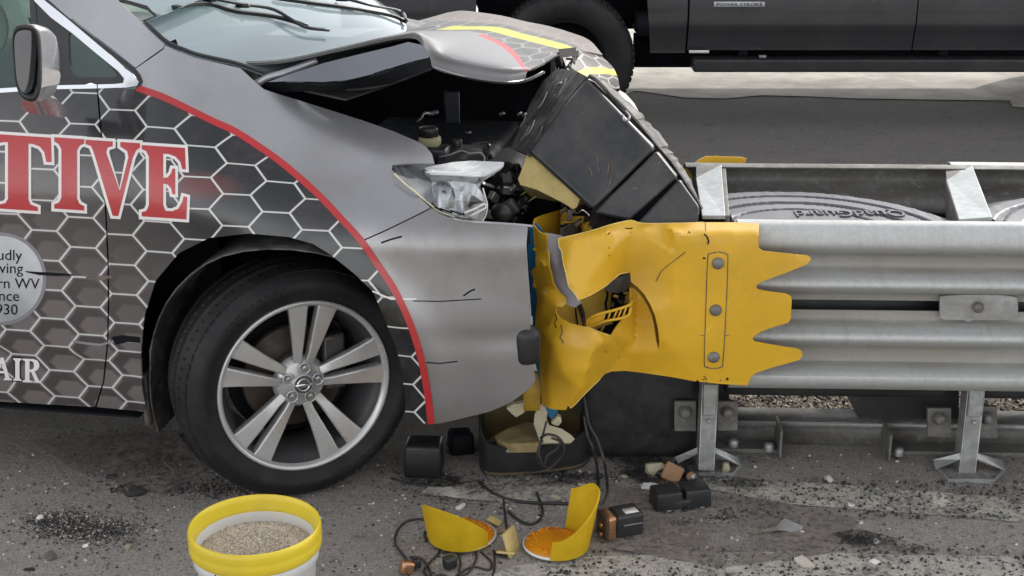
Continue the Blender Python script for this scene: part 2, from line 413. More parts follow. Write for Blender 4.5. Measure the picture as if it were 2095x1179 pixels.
def wrapmat(name, phase):
    m = N(name); sx = m.n('ShaderNodeSeparateXYZ'); m.t.links.new(m.tc.outputs['UV'], sx.inputs[0])
    x = m.math('DIVIDE', m.math('SUBTRACT', sx.outputs[0], phase[0]), HEX_W[0]); y = m.math('DIVIDE', m.math('SUBTRACT', sx.outputs[1], phase[1]), HEX_W[1])
    d = hexdist(m, x, y)
    line = m.ramp(d, [(.028, 1), (.055, 0)])
    halo = m.ramp(d, [(.03, .6), (.16, 0)])
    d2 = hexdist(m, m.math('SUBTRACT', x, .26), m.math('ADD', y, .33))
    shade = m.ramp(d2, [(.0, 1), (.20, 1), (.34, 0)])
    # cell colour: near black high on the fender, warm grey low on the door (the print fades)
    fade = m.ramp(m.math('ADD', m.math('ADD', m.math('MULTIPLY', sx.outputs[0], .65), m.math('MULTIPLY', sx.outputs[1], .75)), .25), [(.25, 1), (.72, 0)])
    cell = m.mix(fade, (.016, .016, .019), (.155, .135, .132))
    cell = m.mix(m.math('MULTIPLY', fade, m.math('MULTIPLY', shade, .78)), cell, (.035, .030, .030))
    # red tint in the fender cells, fading outwards
    gx = m.math('SUBTRACT', sx.outputs[0], -.27); gy = m.math('SUBTRACT', sx.outputs[1], .955)
    g = m.math('ADD', m.math('POWER', m.math('DIVIDE', gx, .14), 2), m.math('POWER', m.math('DIVIDE', gy, .045), 2))
    cell = m.mix(m.ramp(g, [(0, .55), (1, 0)]), cell, (.20, .025, .02))
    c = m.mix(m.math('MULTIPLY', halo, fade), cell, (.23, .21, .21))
    c = m.mix(line, c, (.62, .62, .60))
    dn = m.ramp(m.noise(9, 8, .7), [(.5, 0), (.8, .3)]); c = m.mix(dn, c, (.15, .13, .115))
    m.base(c); m.p(Roughness=m.ramp(m.noise(4, 4), [(.3, .16), (.7, .27)]), Metallic=0.0, Coat_Weight=.4, Coat_Roughness=.05)
    return m.m

# ground materials
def asphalt(name='asphalt', dark=1.0):
    m = N(name); P = m.tc.outputs['Object']
    agg = m.voro(240, 'F1', out='Color'); bw = m.n('ShaderNodeRGBToBW'); m.t.links.new(agg, bw.inputs[0])
    c = m.ramp(bw.outputs[0], [(.12, (.135, .122, .112)), (.5, (.285, .262, .240)), (.85, (.40, .37, .335)), (.98, (.55, .51, .46))])
    big = m.noise(1.1, 8, .62); c = m.mix(m.ramp(big, [(.36, .0), (.66, .60)]), c, (.365, .325, .290))
    mid = m.noise(5.5, 9, .7); c = m.mix(m.ramp(mid, [(.55, 0), (.72, .65)]), c, (.055, .050, .047))
    fine = m.noise(38, 6, .75); c = m.mix(m.ramp(fine, [(.60, 0), (.68, .75)]), c, (.045, .042, .040))
    lt = m.noise(60, 5, .7); c = m.mix(m.ramp(lt, [(.66, 0), (.72, .7)]), c, (.40, .37, .33))
    # cracks
    cr = m.voro(1.1, 'DISTANCE_TO_EDGE', vec=None); wob = m.noise(3, 6)
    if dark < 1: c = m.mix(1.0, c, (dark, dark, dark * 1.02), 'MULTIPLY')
    m.base(c); m.p(Roughness=.88)
    h = m.math('ADD', m.math('MULTIPLY', bw.outputs[0], .5), m.math('MULTIPLY', m.noise(22, 8, .7), 1.2))
    m.bump(h, .75, .006); return m.m
M['asphalt'] = asphalt(); M['asphalt_shaded'] = asphalt('shaded_lane_asphalt', .36)  # second asphalt darkened to carry the pickup's shade in its colour
def worn_paint(name='worn_road_paint', col=(.56, .53, .45), lo=.40, hi=.62):
    m = N(name); c = m.ramp(m.noise(14, 7, .7), [(.3, tuple(x * .62 for x in col)), (.7, col)]); m.base(c); m.p(Roughness=.8)
    sp = m.noise(55, 6, .75); big = m.noise(4, 6, .7)
    k = m.math('ADD', m.math('MULTIPLY', sp, .6), m.math('MULTIPLY', big, .5))
    sx = m.n('ShaderNodeSeparateXYZ')
    a = m.ramp(k, [(lo + .06, 1), (hi, 0)]) if True else None
    tr = m.n('ShaderNodeBsdfTransparent'); mx = m.n('ShaderNodeMixShader')
    m.t.links.new(a, mx.inputs[0]); m.t.links.new(tr.outputs[0], mx.inputs[1]); m.t.links.new(m.b.outputs[0], mx.inputs[2]); m.t.links.new(mx.outputs[0], m.out.inputs[0])
    m.bump(m.noise(60, 6), .4, .004); return m.m
M['paint'] = worn_paint(lo=.46, hi=.66); M['paint_faint'] = worn_paint('very_worn_road_paint', (.56, .52, .46), .46, .66)
M['dirt'] = worn_paint('road_dust', (.27, .235, .21), .42, .62)
M['tar'] = worn_paint('dark_grit_stain', (.022, .02, .02), .40, .60)
M['gravel_sheet'] = gm('pale_grit_ground', (.62, .56, .49), .9, 0, .5, 60, 1.0, 90, dirt=(.16, .14, .12), dirtamt=.7)
M['sunlit_concrete'] = gm('sunlit_pale_concrete', (.64, .60, .53), .85, 0, .2, 3, .5, 40, dirt=(.26, .22, .18), dirtamt=.7)  # paler tone carries the sunlight of the strip under the pickup
M['stone_dark'] = gm('dark_grit', (.04, .038, .038), .85, 0, .6, 30, .3, 90)
M['stone_lt'] = gm('pale_grit', (.58, .52, .45), .85, 0, .4, 40, .3, 90)
M['stone_mid'] = gm('brown_grit', (.15, .125, .11), .9, 0, .5, 40, .3, 90)
M['granule'] = gm('absorbent_granules', (.62, .54, .45), .9, 0, .35, 70, .3, 90)
# =================================================================== THE SETTING
def plane(name, x0, x1, y0, y1, z, mat):
    o = mk(name, [(x0, y0, z), (x1, y0, z), (x1, y1, z), (x0, y1, z)], [(0, 1, 2, 3)], mat); o['kind'] = 'structure'; return o
road = plane('road', -150, 150, -100, 300, 0, M['asphalt'])
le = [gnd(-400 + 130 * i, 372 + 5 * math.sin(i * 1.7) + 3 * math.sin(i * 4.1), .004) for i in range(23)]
mk('shaded_lane', [Vector((-14, le[0].y, .004))] + le + [Vector((14, le[-1].y, .004)), Vector((14, 9.9, .004)), Vector((-14, 9.9, .004))], [tuple(range(27))], M['asphalt_shaded'], face_cam=True)['kind'] = 'structure'  # lane sheet in darker asphalt, deepening the pickup's shadow by colour
# pale concrete pad under and beyond the pickup, sunlight put into its colour and ragged edge
edge = [(1180, 214), (1262, 200), (1300, 187), (1340, 192), (1400, 201), (1480, 203), (1560, 196), (1640, 198), (1760, 203), (1900, 205), (2066, 207), (2072, 219), (2095, 221), (2300, 224), (2600, 226)]
e3 = [gnd(a, b, .004) for a, b in edge]
for p in e3: p.z = .008
v = [Vector((-14, 9.6, .008))] + e3 + [Vector((14, 9.5, .008)), Vector((14, 60, .008)), Vector((-14, 60, .008))]
o = mk('sunlit_concrete_apron', v, [tuple(range(len(v)))], M['sunlit_concrete'], face_cam=True); o['kind'] = 'structure'
# grit shoulder behind the crash cushion, pale colour lifted in place of sunlight
o = gsheet('grit_strip', [(1150, 850), (1500, 846), (1800, 850), (2200, 862), (2200, 770), (1800, 778), (1500, 770), (1150, 790)], M['gravel_sheet'], z=.004, kind='structure')
# worn painted lines
gsheet('painted_line', [(1420, 975), (1560, 985), (1700, 990), (1900, 1006), (2200, 1030), (2200, 1078), (1950, 1056), (1720, 1040), (1600, 1030), (1480, 1006), (1400, 990)], M['paint'], z=.004, step=30, kind='structure')
gsheet('painted_line', [(1180, 1140), (1400, 1132), (1620, 1128), (1850, 1136), (2200, 1140), (2200, 1230), (1100, 1230), (960, 1200), (1040, 1160)], M['paint_faint'], z=.004, step=30, kind='structure')
gsheet('painted_line', [(900, 975), (1080, 970), (1240, 1010), (1100, 1030), (960, 1022), (860, 1010)], M['paint_faint'], z=.004, step=30, kind='structure')
gsheet('road_dust', [(1250, 990), (1560, 1020), (1760, 1060), (1700, 1130), (1480, 1160), (1240, 1120), (1180, 1050)], M['dirt'], z=.008, step=30, kind='structure')
gsheet('road_dust', [(60, 900), (360, 880), (420, 960), (330, 1010), (150, 960)], M['dirt'], z=.008, step=30, kind='structure')

gsheet('oil_stain', [(1236, 930), (1290, 905), (1400, 905), (1440, 950), (1500, 975), (1580, 985), (1560, 998), (1440, 992), (1320, 990), (1270, 965)], M['tar'], z=.012, step=20, kind='structure')
gsheet('oil_stain', [(800, 960), (900, 965), (1000, 975), (1180, 962), (1240, 975), (1150, 992), (960, 998), (830, 990)], M['tar'], z=.012, step=20, kind='structure')
gsheet('oil_stain', [(1700, 1090), (1760, 1082), (1830, 1100), (1900, 1120), (1840, 1128), (1740, 1112)], M['tar'], z=.012, step=20, kind='structure')
# =================================================================== MINIVAN
VO = Vector((-.591, 3.70, 0)); PSI = R(10)
VF = Vector((math.cos(PSI), -math.sin(PSI), 0)); VN = Vector((-math.sin(PSI), -math.cos(PSI), 0))
def v2w(u, v, w_): return VO + VF * u + VN * v + Vector((0, 0, w_))
def w2v(p): q = Vector(p) - VO; return q.dot(VF), q.dot(VN), q.z
def sstep(a, b, x): t = min(1, max(0, (x - a) / (b - a))); return t * t * (3 - 2 * t)
def drop(u, w_):
    s = sstep(-.45, .35, u); k = 1.0 + 4.2 * s; cap = .42 + 2.0 * s; ws = .84 - .04 * s
    t = max(0, w_ - ws); t0 = cap / (2 * k); d = k * t * t if t < t0 else k * t0 * t0 + cap * (t - t0)
    b = max(0, .40 - w_); d += 1.1 * b * b
    d -= .010 * math.exp(-((w_ - .60) / .16) ** 2)
    d += .012 * sstep(.452, .436, w_) * sstep(.05, -.35, u)
    q = sstep(.25, .6, u); d += .0035 * q * math.sin(13 * u + 9 * w_) * sstep(.85, .6, w_) + .006 * q * math.exp(-((w_ - .56) / .03) ** 2)
    uu = min(.9999, max(0, (u - .12) / .93)); d += .95 * (1 - (1 - uu ** 3) ** (1 / 3))
    r = math.hypot(u, w_ - .36); d -= .016 * math.exp(-((r - .40) / .06) ** 2)
    return d
def arcl(u, w_):
    n_ = 10; s = 0; h = (w_ - .5) / n_
    for i in range(n_):
        d = drop(u, .5 + h * (i + 1)) - drop(u, .5 + h * i); s += math.copysign(math.hypot(h, d), h)
    return .5 + s
VROOT = root('minivan', 'crashed silver minivan with grey honeycomb wrap and buckled hood', 'van', (VO.x, VO.y, 0))
def side(px, py, off=0.0):
    d = ray(px, py); o = EYE
    a = w2v(o); b3 = (d.dot(VF), d.dot(VN), d.z)
    def g(t): return (a[1] + b3[1] * t) + drop(a[0] + b3[0] * t, a[2] + b3[2] * t) - off
    t0 = 2.9 / d.y; dt = .06 / d.y; t = t0
    for i in range(60):
        if g(t + dt) < 0: break
        t += dt
    lo, hi = t, t + dt
    for i in range(24):
        mid = (lo + hi) / 2
        if g(mid) > 0: lo = mid
        else: hi = mid
    p = EYE + d * ((lo + hi) / 2); q = w2v(p); return p, (q[0], arcl(q[0], q[2]))
def spanel(name, poly, mat, parent=VROOT, step=16, off=0.0, solid=.006, holes=()):
    v, f = tri(poly, step, holes); P = [side(a, b, off) for a, b in v]
    return mk(name, [p for p, _ in P], f, mat, parent, face_cam=True, uv=[q for _, q in P], solid=solid)
ph = side(411, 299.5)[1]; ph_c = (ph[0], ph[1] - .0)
# a flat cell edge lies at photo (411, 299.5): cell centre is half a row lower
PHASE = (ph_c[0] - HEX_W[0] * 1.5, ph_c[1])
M['wrap'] = wrapmat('honeycomb_wrap', PHASE)

arch = [(300, 843), (291, 800), (288, 720), (294, 650), (318, 575), (366, 518), (428, 487), (510, 478), (590, 485), (640, 499), (676, 521), (727, 562), (763, 597), (788, 656), (811, 714), (821, 750), (829, 816), (829, 862)]
stripe = [(280, 180), (330, 197), (385, 223), (440, 250), (480, 268), (530, 300), (575, 332), (620, 370), (660, 407), (700, 450), (738, 492), (775, 545), (805, 590), (832, 645), (852, 700), (866, 755), (876, 815), (882, 868)]
# rear-to-front: the door, the wrapped part of the fender, the bare fender, the bumper
seam = [(199, 180), (204, 240), (209, 300), (213, 380), (217, 450), (221, 540), (222, 620), (220, 700), (212, 780), (196, 833)]
door = [(x - 1.6, y) for x, y in seam]
o = spanel('front_door', [(-330, 215), (-330, 806), (0, 822)] + [(x, y) for x, y in door[::-1]] + [(0, 190)], M['wrap'], step=17)
o = spanel('side_panel', [(-2300, 330), (-2300, 740), (-334, 806), (-334, 215)], M['wrap'], step=60)
o['label'] = 'rear side panel with honeycomb print'
fend_w = [(x + 1.6, y) for x, y in seam][::-1]
wrapf = [(x + 1.6, y) for x, y in seam] + arch[:1] + arch[1:12] + [(736, 498)] 
# fender (wrap side) : seam top -> down -> sill -> arch -> meets the stripe
w1 = [(x + 1.8, y) for x, y in seam] + arch + [(882, 868)] + stripe[::-1][1:-1] + [(282, 183)]
spanel('fender', w1, M['wrap'], step=15)
# bare silver fender above the stripe up to the hood gap and the bumper seam
bare = stripe[:10] + [(722, 474), (740, 492), (790, 470), (835, 448), (880, 425)] + [(845, 392), (812, 360), (800, 345), (803, 338), (830, 335), (889, 335), (884, 316), (872, 301), (855, 290), (800, 267), (740, 246), (680, 227), (620, 208), (570, 193), (540, 183), (520, 166), (505, 152), (492, 140)] + [(450, 130), (400, 119), (368, 107), (337, 93), (335, 101), (305, 122), (277, 141)]
o = spanel('upper_fender', [(280, 174)] + bare[1:], M['silver'], step=14); o['label'] = 'bare silver upper fender'
bump = [(740, 495)] + stripe[11:] + [(882, 868), (905, 866), (950, 855), (1000, 843), (1045, 824), (1080, 798), (1096, 778), (1090, 745), (1083, 705), (1087, 640), (1081, 560), (1077, 500), (1080, 463), (1040, 460), (985, 457), (930, 449), (905, 440), (881, 428), (835, 451), (790, 473)]
spanel('bumper', bump, M['silver_dirty'], step=14)
# stripe: red vinyl band
def band(poly, wd):
    L = []; Rr = []
    for i, p in enumerate(poly):
        a = poly[max(0, i - 1)]; b = poly[min(len(poly) - 1, i + 1)]; dx, dy = b[0] - a[0], b[1] - a[1]; l = math.hypot(dx, dy)
        w_ = wd(i / (len(poly) - 1)) if callable(wd) else wd
        L.append((p[0] + dy / l * w_, p[1] - dx / l * w_)); Rr.append((p[0] - dy / l * w_, p[1] + dx / l * w_))
    return L + Rr[::-1]
st2 = smooth2(stripe, 3); spanel('red_stripe', band(st2, 7), M['red'], step=9, off=.0015, solid=.0006)
spanel('bumper_scratch', band([(780, 497), (800, 490), (822, 484)], 1.8), M['dark'], step=5, off=.001, solid=.0004)
spanel('bumper_scratch', band([(948, 606), (962, 596), (972, 592)], 1.6), M['dark'], step=5, off=.001, solid=.0004)
spanel('bumper_scratch', band([(872, 742), (900, 744), (936, 740)], 1.1), M['dark'], step=5, off=.001, solid=.0004)
spanel('bumper_scratch', band([(762, 596), (800, 612), (852, 612)], 1.6), M['white'], step=5, off=.001, solid=.0004)
spanel('bumper_scratch', band([(845, 616), (900, 617), (985, 612)], 1.0), M['dark'], step=5, off=.001, solid=.0004)
# dark inner structure just behind the outer skin, so that the seams read dark
def dip(poly, name, off, mat='dark', step=30): return spanel(name, poly, M[mat], step=step, off=off, solid=.003)
dip([(170, 190), (240, 190), (255, 838), (170, 832)], 'door_jamb', -.016)
dip([(745, 486), (880, 436), (930, 458), (990, 466), (1085, 472), (1085, 500), (900, 482), (760, 520)], 'bumper_bracket', -.02)
dip([(262, 120), (360, 80), (370, 110), (290, 160)], 'pillar_bracket', -.012)
# scuffs and dents on the door
spanel('door_scratch', band([(52, 556), (80, 560), (118, 562), (150, 563)], lambda t: 1 + 2.5 * math.sin(t * 3.1)), M['dark'], step=5, off=.0026, solid=.0004)
spanel('door_scratch', band([(176, 568), (200, 570), (232, 566)], lambda t: 1.5 + 4 * math.sin(t * 3.1)), M['stone_mid'], step=5, off=.0012, solid=.0004)
spanel('door_scratch', band([(150, 699), (178, 703), (205, 706), (232, 699), (285, 700)], lambda t: 2.4), M['greystrip'], step=5, off=.0012, solid=.0004)
spanel('rocker_dent', [(228, 690), (250, 686), (286, 690), (287, 702), (262, 700), (236, 706)], M['dark'], step=6, off=.0014, solid=.0004)

# --- lettering: slab capitals, each drawn in a 0..1 box and laid on the side
G = {
 'T': [(0,.0),(1,.0),(1.01,.33),(.93,.33),(.9,.2),(.83,.13),(.72,.1),(.655,.1),(.655,.86),(.69,.92),(.8,.95),(.8,1),(.2,1),(.2,.95),(.31,.92),(.345,.86),(.345,.1),(.28,.1),(.17,.13),(.1,.2),(.07,.33),(-.01,.33)],
 'I': [(0,0),(1,0),(1,.06),(.86,.09),(.76,.16),(.76,.84),(.84,.91),(1,.94),(1,1),(0,1),(0,.94),(.16,.91),(.24,.84),(.24,.16),(.14,.09),(0,.06)],
 'V': [(0,0),(.5,0),(.5,.06),(.40,.09),(.38,.16),(.63,.66),(.79,.2),(.77,.12),(.64,.06),(.64,0),(1,0),(1,.06),(.93,.1),(.87,.2),(.60,1),(.50,1),(.15,.16),(.1,.08),(0,.06)],
 'E': [(0,0),(.97,0),(.99,.30),(.91,.30),(.87,.2),(.76,.13),(.6,.1),(.48,.1),(.48,.44),(.58,.43),(.66,.37),(.69,.30),(.75,.30),(.75,.66),(.69,.66),(.66,.58),(.58,.53),(.48,.52),(.48,.82),(.53,.9),(.68,.9),(.82,.86),(.91,.76),(.94,.68),(1.02,.69),(1.0,1),(0,1),(0,.94),(.1,.92),(.16,.84),(.16,.16),(.1,.08),(0,.06)],
 'A': [(.40,0),(.56,0),(.88,.9),(1,.94),(1,1),(.56,1),(.56,.94),(.66,.92),(.60,.70),(.34,.70),(.345,.60),(.575,.60),(.45,.26),(.345,.599),(.339,.699),(.28,.92),(.38,.94),(.38,1),(0,1),(0,.94),(.12,.9)],
 'R': [(0,0),(.6,0),(.8,.06),(.9,.18),(.9,.34),(.8,.46),(.66,.52),(.88,.9),(1,.94),(1,1),(.72,1),(.46,.55),(.38,.55),(.379,.45),(.5,.45),(.6,.38),(.62,.26),(.58,.14),(.48,.09),(.38,.09),(.378,.449),(.379,.551),(.38,.9),(.5,.94),(.5,1),(0,1),(0,.94),(.14,.9),(.14,.1),(0,.06)],
}
def glyph(ch, x0, y0, x1, y1, slope=.066):
    out = []
    for gx, gy in G[ch]:
        x = x0 + gx * (x1 - x0); out.append((x, y0 + gy * (y1 - y0) + slope * (x - x0)))
    return out
def grow(poly, d):
    area = sum(poly[i][0] * poly[(i + 1) % len(poly)][1] - poly[(i + 1) % len(poly)][0] * poly[i][1] for i in range(len(poly)))
    s = 1 if area > 0 else -1; out = []
    for i, p in enumerate(poly):
        a = poly[i - 1]; b = poly[(i + 1) % len(poly)]
        n1 = Vector((p[1] - a[1], a[0] - p[0])); n2 = Vector((b[1] - p[1], p[0] - b[0]))
        if n1.length < 1e-6 or n2.length < 1e-6: out.append(p); continue
        n1.normalize(); n2.normalize(); k = 1 + n1.dot(n2); nn = (n1 + n2) / max(.55, k) * s * d
        out.append((p[0] + nn.x, p[1] + nn.y))
    return out
for ch, bx in (('T', (-30, 273, 104, 425)), ('I', (111, 281, 172, 427)), ('V', (175, 286, 286, 438)), ('E', (290, 297, 381, 443))):
    g = glyph(ch, *bx)
    a = spanel('letter_outline', grow(g, 6), M['white'], step=12, off=.0018, solid=.0005)
    spanel('letter', g, M['red'], a, step=12, off=.003, solid=.0005)
for ch, bx in (('A', (-14, 731, 24, 777)), ('I', (27, 733, 44, 779)), ('R', (46, 734, 84, 782))):
    g = glyph(ch, *bx, .04)
    a = spanel('letter_outline', grow([q for q in g], 2.2) if ch == 'I' else g, M['dark'], step=12, off=.0012, solid=.0004)
    spanel('letter', g, M['white'], a, step=12, off=.0026, solid=.0004)
# round badge
cir = [(2 + 93 * math.cos(t), 571 + 95 * math.sin(t)) for t in [2 * math.pi * i / 72 for i in range(72)]]
cin = [(2 + 86 * math.cos(t), 571 + 88 * math.sin(t)) for t in [2 * math.pi * i / 72 for i in range(72)]]
bm_ = N('brushed_badge'); cc = bm_.ramp(bm_.noise(3, 4), [(.35, (.30, .31, .33)), (.65, (.62, .63, .65))]); bm_.base(cc); bm_.p(Roughness=.4, Metallic=.2)
badge = spanel('round_badge', cir, M['greystrip'], step=14, off=.0012, solid=.0005)
spanel('badge_face', cin, bm_.m, badge, step=14, off=.0020, solid=.0005)
def side_text(s, x0, yb, size, mat, slope=.02, parent=badge, off=.003, name='badge_text', squash=1.0):
    v, f = text2d(s); P = [side(x0 + x * size * squash, yb - y * size + slope * x * size, off) for x, y in v]
    return mk(name, [p for p, _ in P], f, mat, parent, smooth=False, face_cam=True)
for s, x0, yb in (('Proudly', -62, 531), ('Serving', -66, 558), ('Southern WV', -101, 588), ('Since', -43, 615), ('1930', -19, 643)):
    v, _ = text2d(s); tw = max(p[0] for p in v)
    xe = {'Proudly': 45, 'Serving': 47, 'Southern WV': 81, 'Since': 39, '1930': 36}[s]
    side_text(s, xe - tw * 31, yb, 31, M['dark'])

# --- greenhouse: pillar, chrome surround, quarter window, door window
px_pillar = [(95, -60), (245, -60), (245, 2), (337, 93), (335, 101), (305, 122), (275, 138), (262, 124), (205, 82), (150, 42), (98, -4)]
spanel('windshield_pillar', [(40, -60), (196, -60), (245, 4), (292, 50), (337, 92), (333, 99), (303, 120), (277, 139), (240, 108), (190, 70), (140, 32), (92, -4)], M['silver'], step=14)
spanel('chrome_trim', [(72, -10), (85, -4), (130, 32), (180, 74), (225, 112), (255, 140), (272, 152), (284, 168), (280, 176), (262, 179), (232, 180), (200, 181), (200, 173), (235, 172), (252, 170), (254, 160), (242, 146), (200, 112), (150, 70), (104, 36), (70, 2)], M['chrome'], step=10, off=.004, solid=.006)
spanel('chrome_trim', [(-300, 205), (-300, 214), (0, 190), (100, 183), (198, 181), (198, 173), (100, 175), (0, 181)], M['chrome'], step=14, off=.004, solid=.006)
spanel('window_seal', [(278, 142), (286, 152), (292, 166), (288, 176), (280, 180), (276, 176), (283, 166), (276, 153), (262, 140), (200, 92), (140, 44), (92, 4), (92, -6), (140, 36), (200, 82), (262, 128)], M['black_pl'], step=12, off=.002, solid=.004)
spanel('window_frame', [(96, -4), (104, 36), (150, 70), (200, 112), (242, 146), (254, 162), (250, 170), (200, 172), (112, 174), (76, 176), (66, 60), (62, -10), (74, -10)], M['black_pl'], step=12, off=-.004, solid=.006,
       holes=[[(140, 72), (148, 66), (160, 72), (236, 148), (238, 156), (230, 159), (160, 158), (150, 152), (143, 130)]])
spanel('quarter_window', [(136, 68), (150, 60), (244, 150), (240, 164), (146, 162), (138, 140)], M['glass'], step=20, off=-.010, solid=.003)
spanel('door_window', [(-330, -60), (70, -60), (72, 60), (78, 176), (0, 180), (-330, 205)], M['glass'], step=40, off=-.008, solid=.003)
spanel('door_frame', band([(60, -60), (66, 0), (70, 60), (80, 178)], 6), M['black_pl'], step=10, off=-.002, solid=.006)
# upper body out of the frame: window band, roof, far side, rear
def vgrid(name, fn, nu, nv, mat, parent=VROOT, solid=.006, smooth=True):
    v = [fn(i / nu, j / nv) for j in range(nv + 1) for i in range(nu + 1)]
    f = [(j * (nu + 1) + i, j * (nu + 1) + i + 1, (j + 1) * (nu + 1) + i + 1, (j + 1) * (nu + 1) + i) for j in range(nv) for i in range(nu)]
    return mk(name, v, f, mat, parent, smooth=smooth, solid=solid)
def nv(u, w_): return -drop(u, w_)
top_n = -drop(-2, 1.72)
vgrid('roof', lambda s, t: v2w(-4.0 + 2.15 * s, top_n + (-1.92 - 2 * top_n) * t, 1.74 + .06 * math.sin(math.pi * t) - .05 * max(0, s - .7)), 12, 10, M['silver'])
vgrid('rear_window_band', lambda s, t: v2w(-4.0 + 2.4 * s, nv(-2, 1.14 + .6 * t), 1.14 + .6 * t), 6, 6, M['glass'])
vgrid('far_side', lambda s, t: v2w(-4.0 + 4.45 * s, -1.92 - nv(-1 if s < .7 else .1, .25 + .85 * t) if t > .6 else -1.92, .25 + .85 * t), 14, 10, M['silver'])
vgrid('far_window_band', lambda s, t: v2w(-4.0 + (3.2 - 1.0 * t) * s, -1.92 - nv(-2, 1.14 + .6 * t), 1.10 + .64 * t), 8, 6, M['glass'])
vgrid('tailgate', lambda s, t: v2w(-4.0 - .12 * math.sin(math.pi * s), -1.92 * s, .25 + 1.5 * t), 8, 8, M['silver'])
vgrid('underbody', lambda s, t: v2w(-4.0 + 3.5 * s, -.03 - 1.86 * t, .25), 2, 2, M['dark'])
vgrid('far_front', lambda s, t: v2w(.45 + .48 * math.sin(math.pi / 2 * min(1, (1 - s) * 1.1)), -1.92 + .95 * (1 - s) + .02, .25 + .50 * t), 8, 4, M['silver'])
# --- cabin
vgrid('dashboard', lambda s, t: v2w(-1.45 + .88 * s, -.20 - 1.52 * t, 1.12 + .03 * s + .03 * math.sin(6 * s)), 12, 10, gm('dashboard_plastic', (.20, .205, .20), .6, 0, .15, 4, .1, 60), solid=.02)
seatm = gm('beige_seat_fabric', (.36, .38, .34), .8, 0, .12, 8, .2, 60)
rbox('seat', v2w(-1.75, -.45, .92), (.55, .5, .9), seatm, VROOT, Matrix.Rotation(-PSI, 3, 'Z') @ Matrix.Rotation(R(-14), 3, 'Y'), .09, .8, 4)
rbox('seat', v2w(-1.75, -1.45, .92), (.55, .5, .9), seatm, VROOT, Matrix.Rotation(-PSI, 3, 'Z') @ Matrix.Rotation(R(-14), 3, 'Y'), .09, .8, 4)
# deployed curtain airbag seen through the door glass
ab = MB()
vgrid('airbag', lambda s, t: v2w(-2.1 + 1.22 * s - .28 * s * t * t, -.20 - .09 * math.sin(math.pi * t) - .05 * math.sin(math.pi * s), 1.70 - .62 * t - .30 * s ** 3 * (1 - t)), 14, 12, gm('airbag_cloth', (.55, .58, .52), .85, 0, .1, 5, .4, 20), solid=.01)
vgrid('door_trim', lambda s, t: v2w(-2.2 + 1.9 * s, -.16 - .1 * (1 - t), .5 + .62 * t), 6, 3, M['dark'])
# --- windshield: bowed sheet between the near pillar and its mirror image
wn = [side(a, b)[0] for a, b in ((245, 4), (292, 50), (337, 92), (368, 106), (400, 118), (450, 129), (492, 139))]
wq = [w2v(p) for p in wn]
ctop = (-1.95, -.26, 1.70)
edge_l = [ctop] + [(a, b - .004, c + .003) for a, b, c in wq] + [(wq[-1][0] + .10, wq[-1][1] - .05, wq[-1][2] - .045)]
el = spline([Vector(e) for e in edge_l], 3)
def wsf(s, t):
    k = s * (len(el) - 1); i = min(int(k), len(el) - 2); e = el[i].lerp(el[i + 1], k - i)
    vv = e.y + (-1.92 - 2 * e.y) * t; bow = math.sin(math.pi * t) * .16
    return v2w(e.x + bow * (.4 + .6 * s), vv, e.z + .04 * math.sin(math.pi * t) * (1 - s) + .012 * math.sin(math.pi * t))
vgrid('windshield', wsf, 24, 20, M['windshield'], solid=.004)
vgrid('windshield_frit', lambda s, t: wsf(.93 + .07 * s, t) - Vector((0, 0, .008)), 3, 20, M['dark'], solid=.002)
m = MB(); m.tube([wsf(i / 20, .004) + Vector((0, 0, .004)) for i in range(21)], .006, 6); m.make('windshield_seal', M['black_pl'], VROOT)
# cowl panel under the glass
vgrid('cowl', lambda s, t: wsf(.985, t) + VF * (.20 * s) - Vector((0, 0, .012 + .035 * s)), 4, 16, M['black_pl'])
print('COWL far corner', w2v(wsf(1, 1)), wsf(1, 1))
def wiper(blade, arm):
    b = MB(); L = [wpt(*q, .012) for q in blade]; b.tube(spline(L, 4), .0045, 6)
    o = b.make('wiper', M['black_pl'], VROOT)
    b = MB(); b.tube(spline([wpt(*q, .020) for q in arm], 4), .0055, 6)
    for q in arm[:2]: b.box(wpt(*q, .016), (.04, .012, .012), Matrix.Rotation(-.2, 3, 'Z'))
    b.make('wiper_arm', M['black_pl'], o)
    b = MB(); b.tube(spline([wpt(*q, .006) for q in blade], 4), .003, 4); b.make('wiper_rubber', M['rubber'], o)
# photo point -> point on the windshield by search over its grid
WG = [(wsf(i / 60, j / 60)) for i in range(61) for j in range(61)]
def wproj(p): q = p - EYE; zc = q.dot(FW); return CX + q.x / zc * F_PX, CY - q.dot(UPV) / zc * F_PX
WP = np.array([wproj(p) for p in WG])
def wpt(px, py, h):
    i = int(np.argmin((WP[:, 0] - px) ** 2 + (WP[:, 1] - py) ** 2)); return WG[i] + Vector((0, 0, h))
wiper([(350, 16), (420, 18), (480, 28), (560, 42), (632, 62)], [(430, 14), (500, 24), (560, 36), (620, 66), (672, 78)])
wiper([(560, 2), (640, 12), (720, 24), (800, 38), (850, 44)], [(640, 2), (700, 10), (760, 22), (820, 34), (880, 46)])
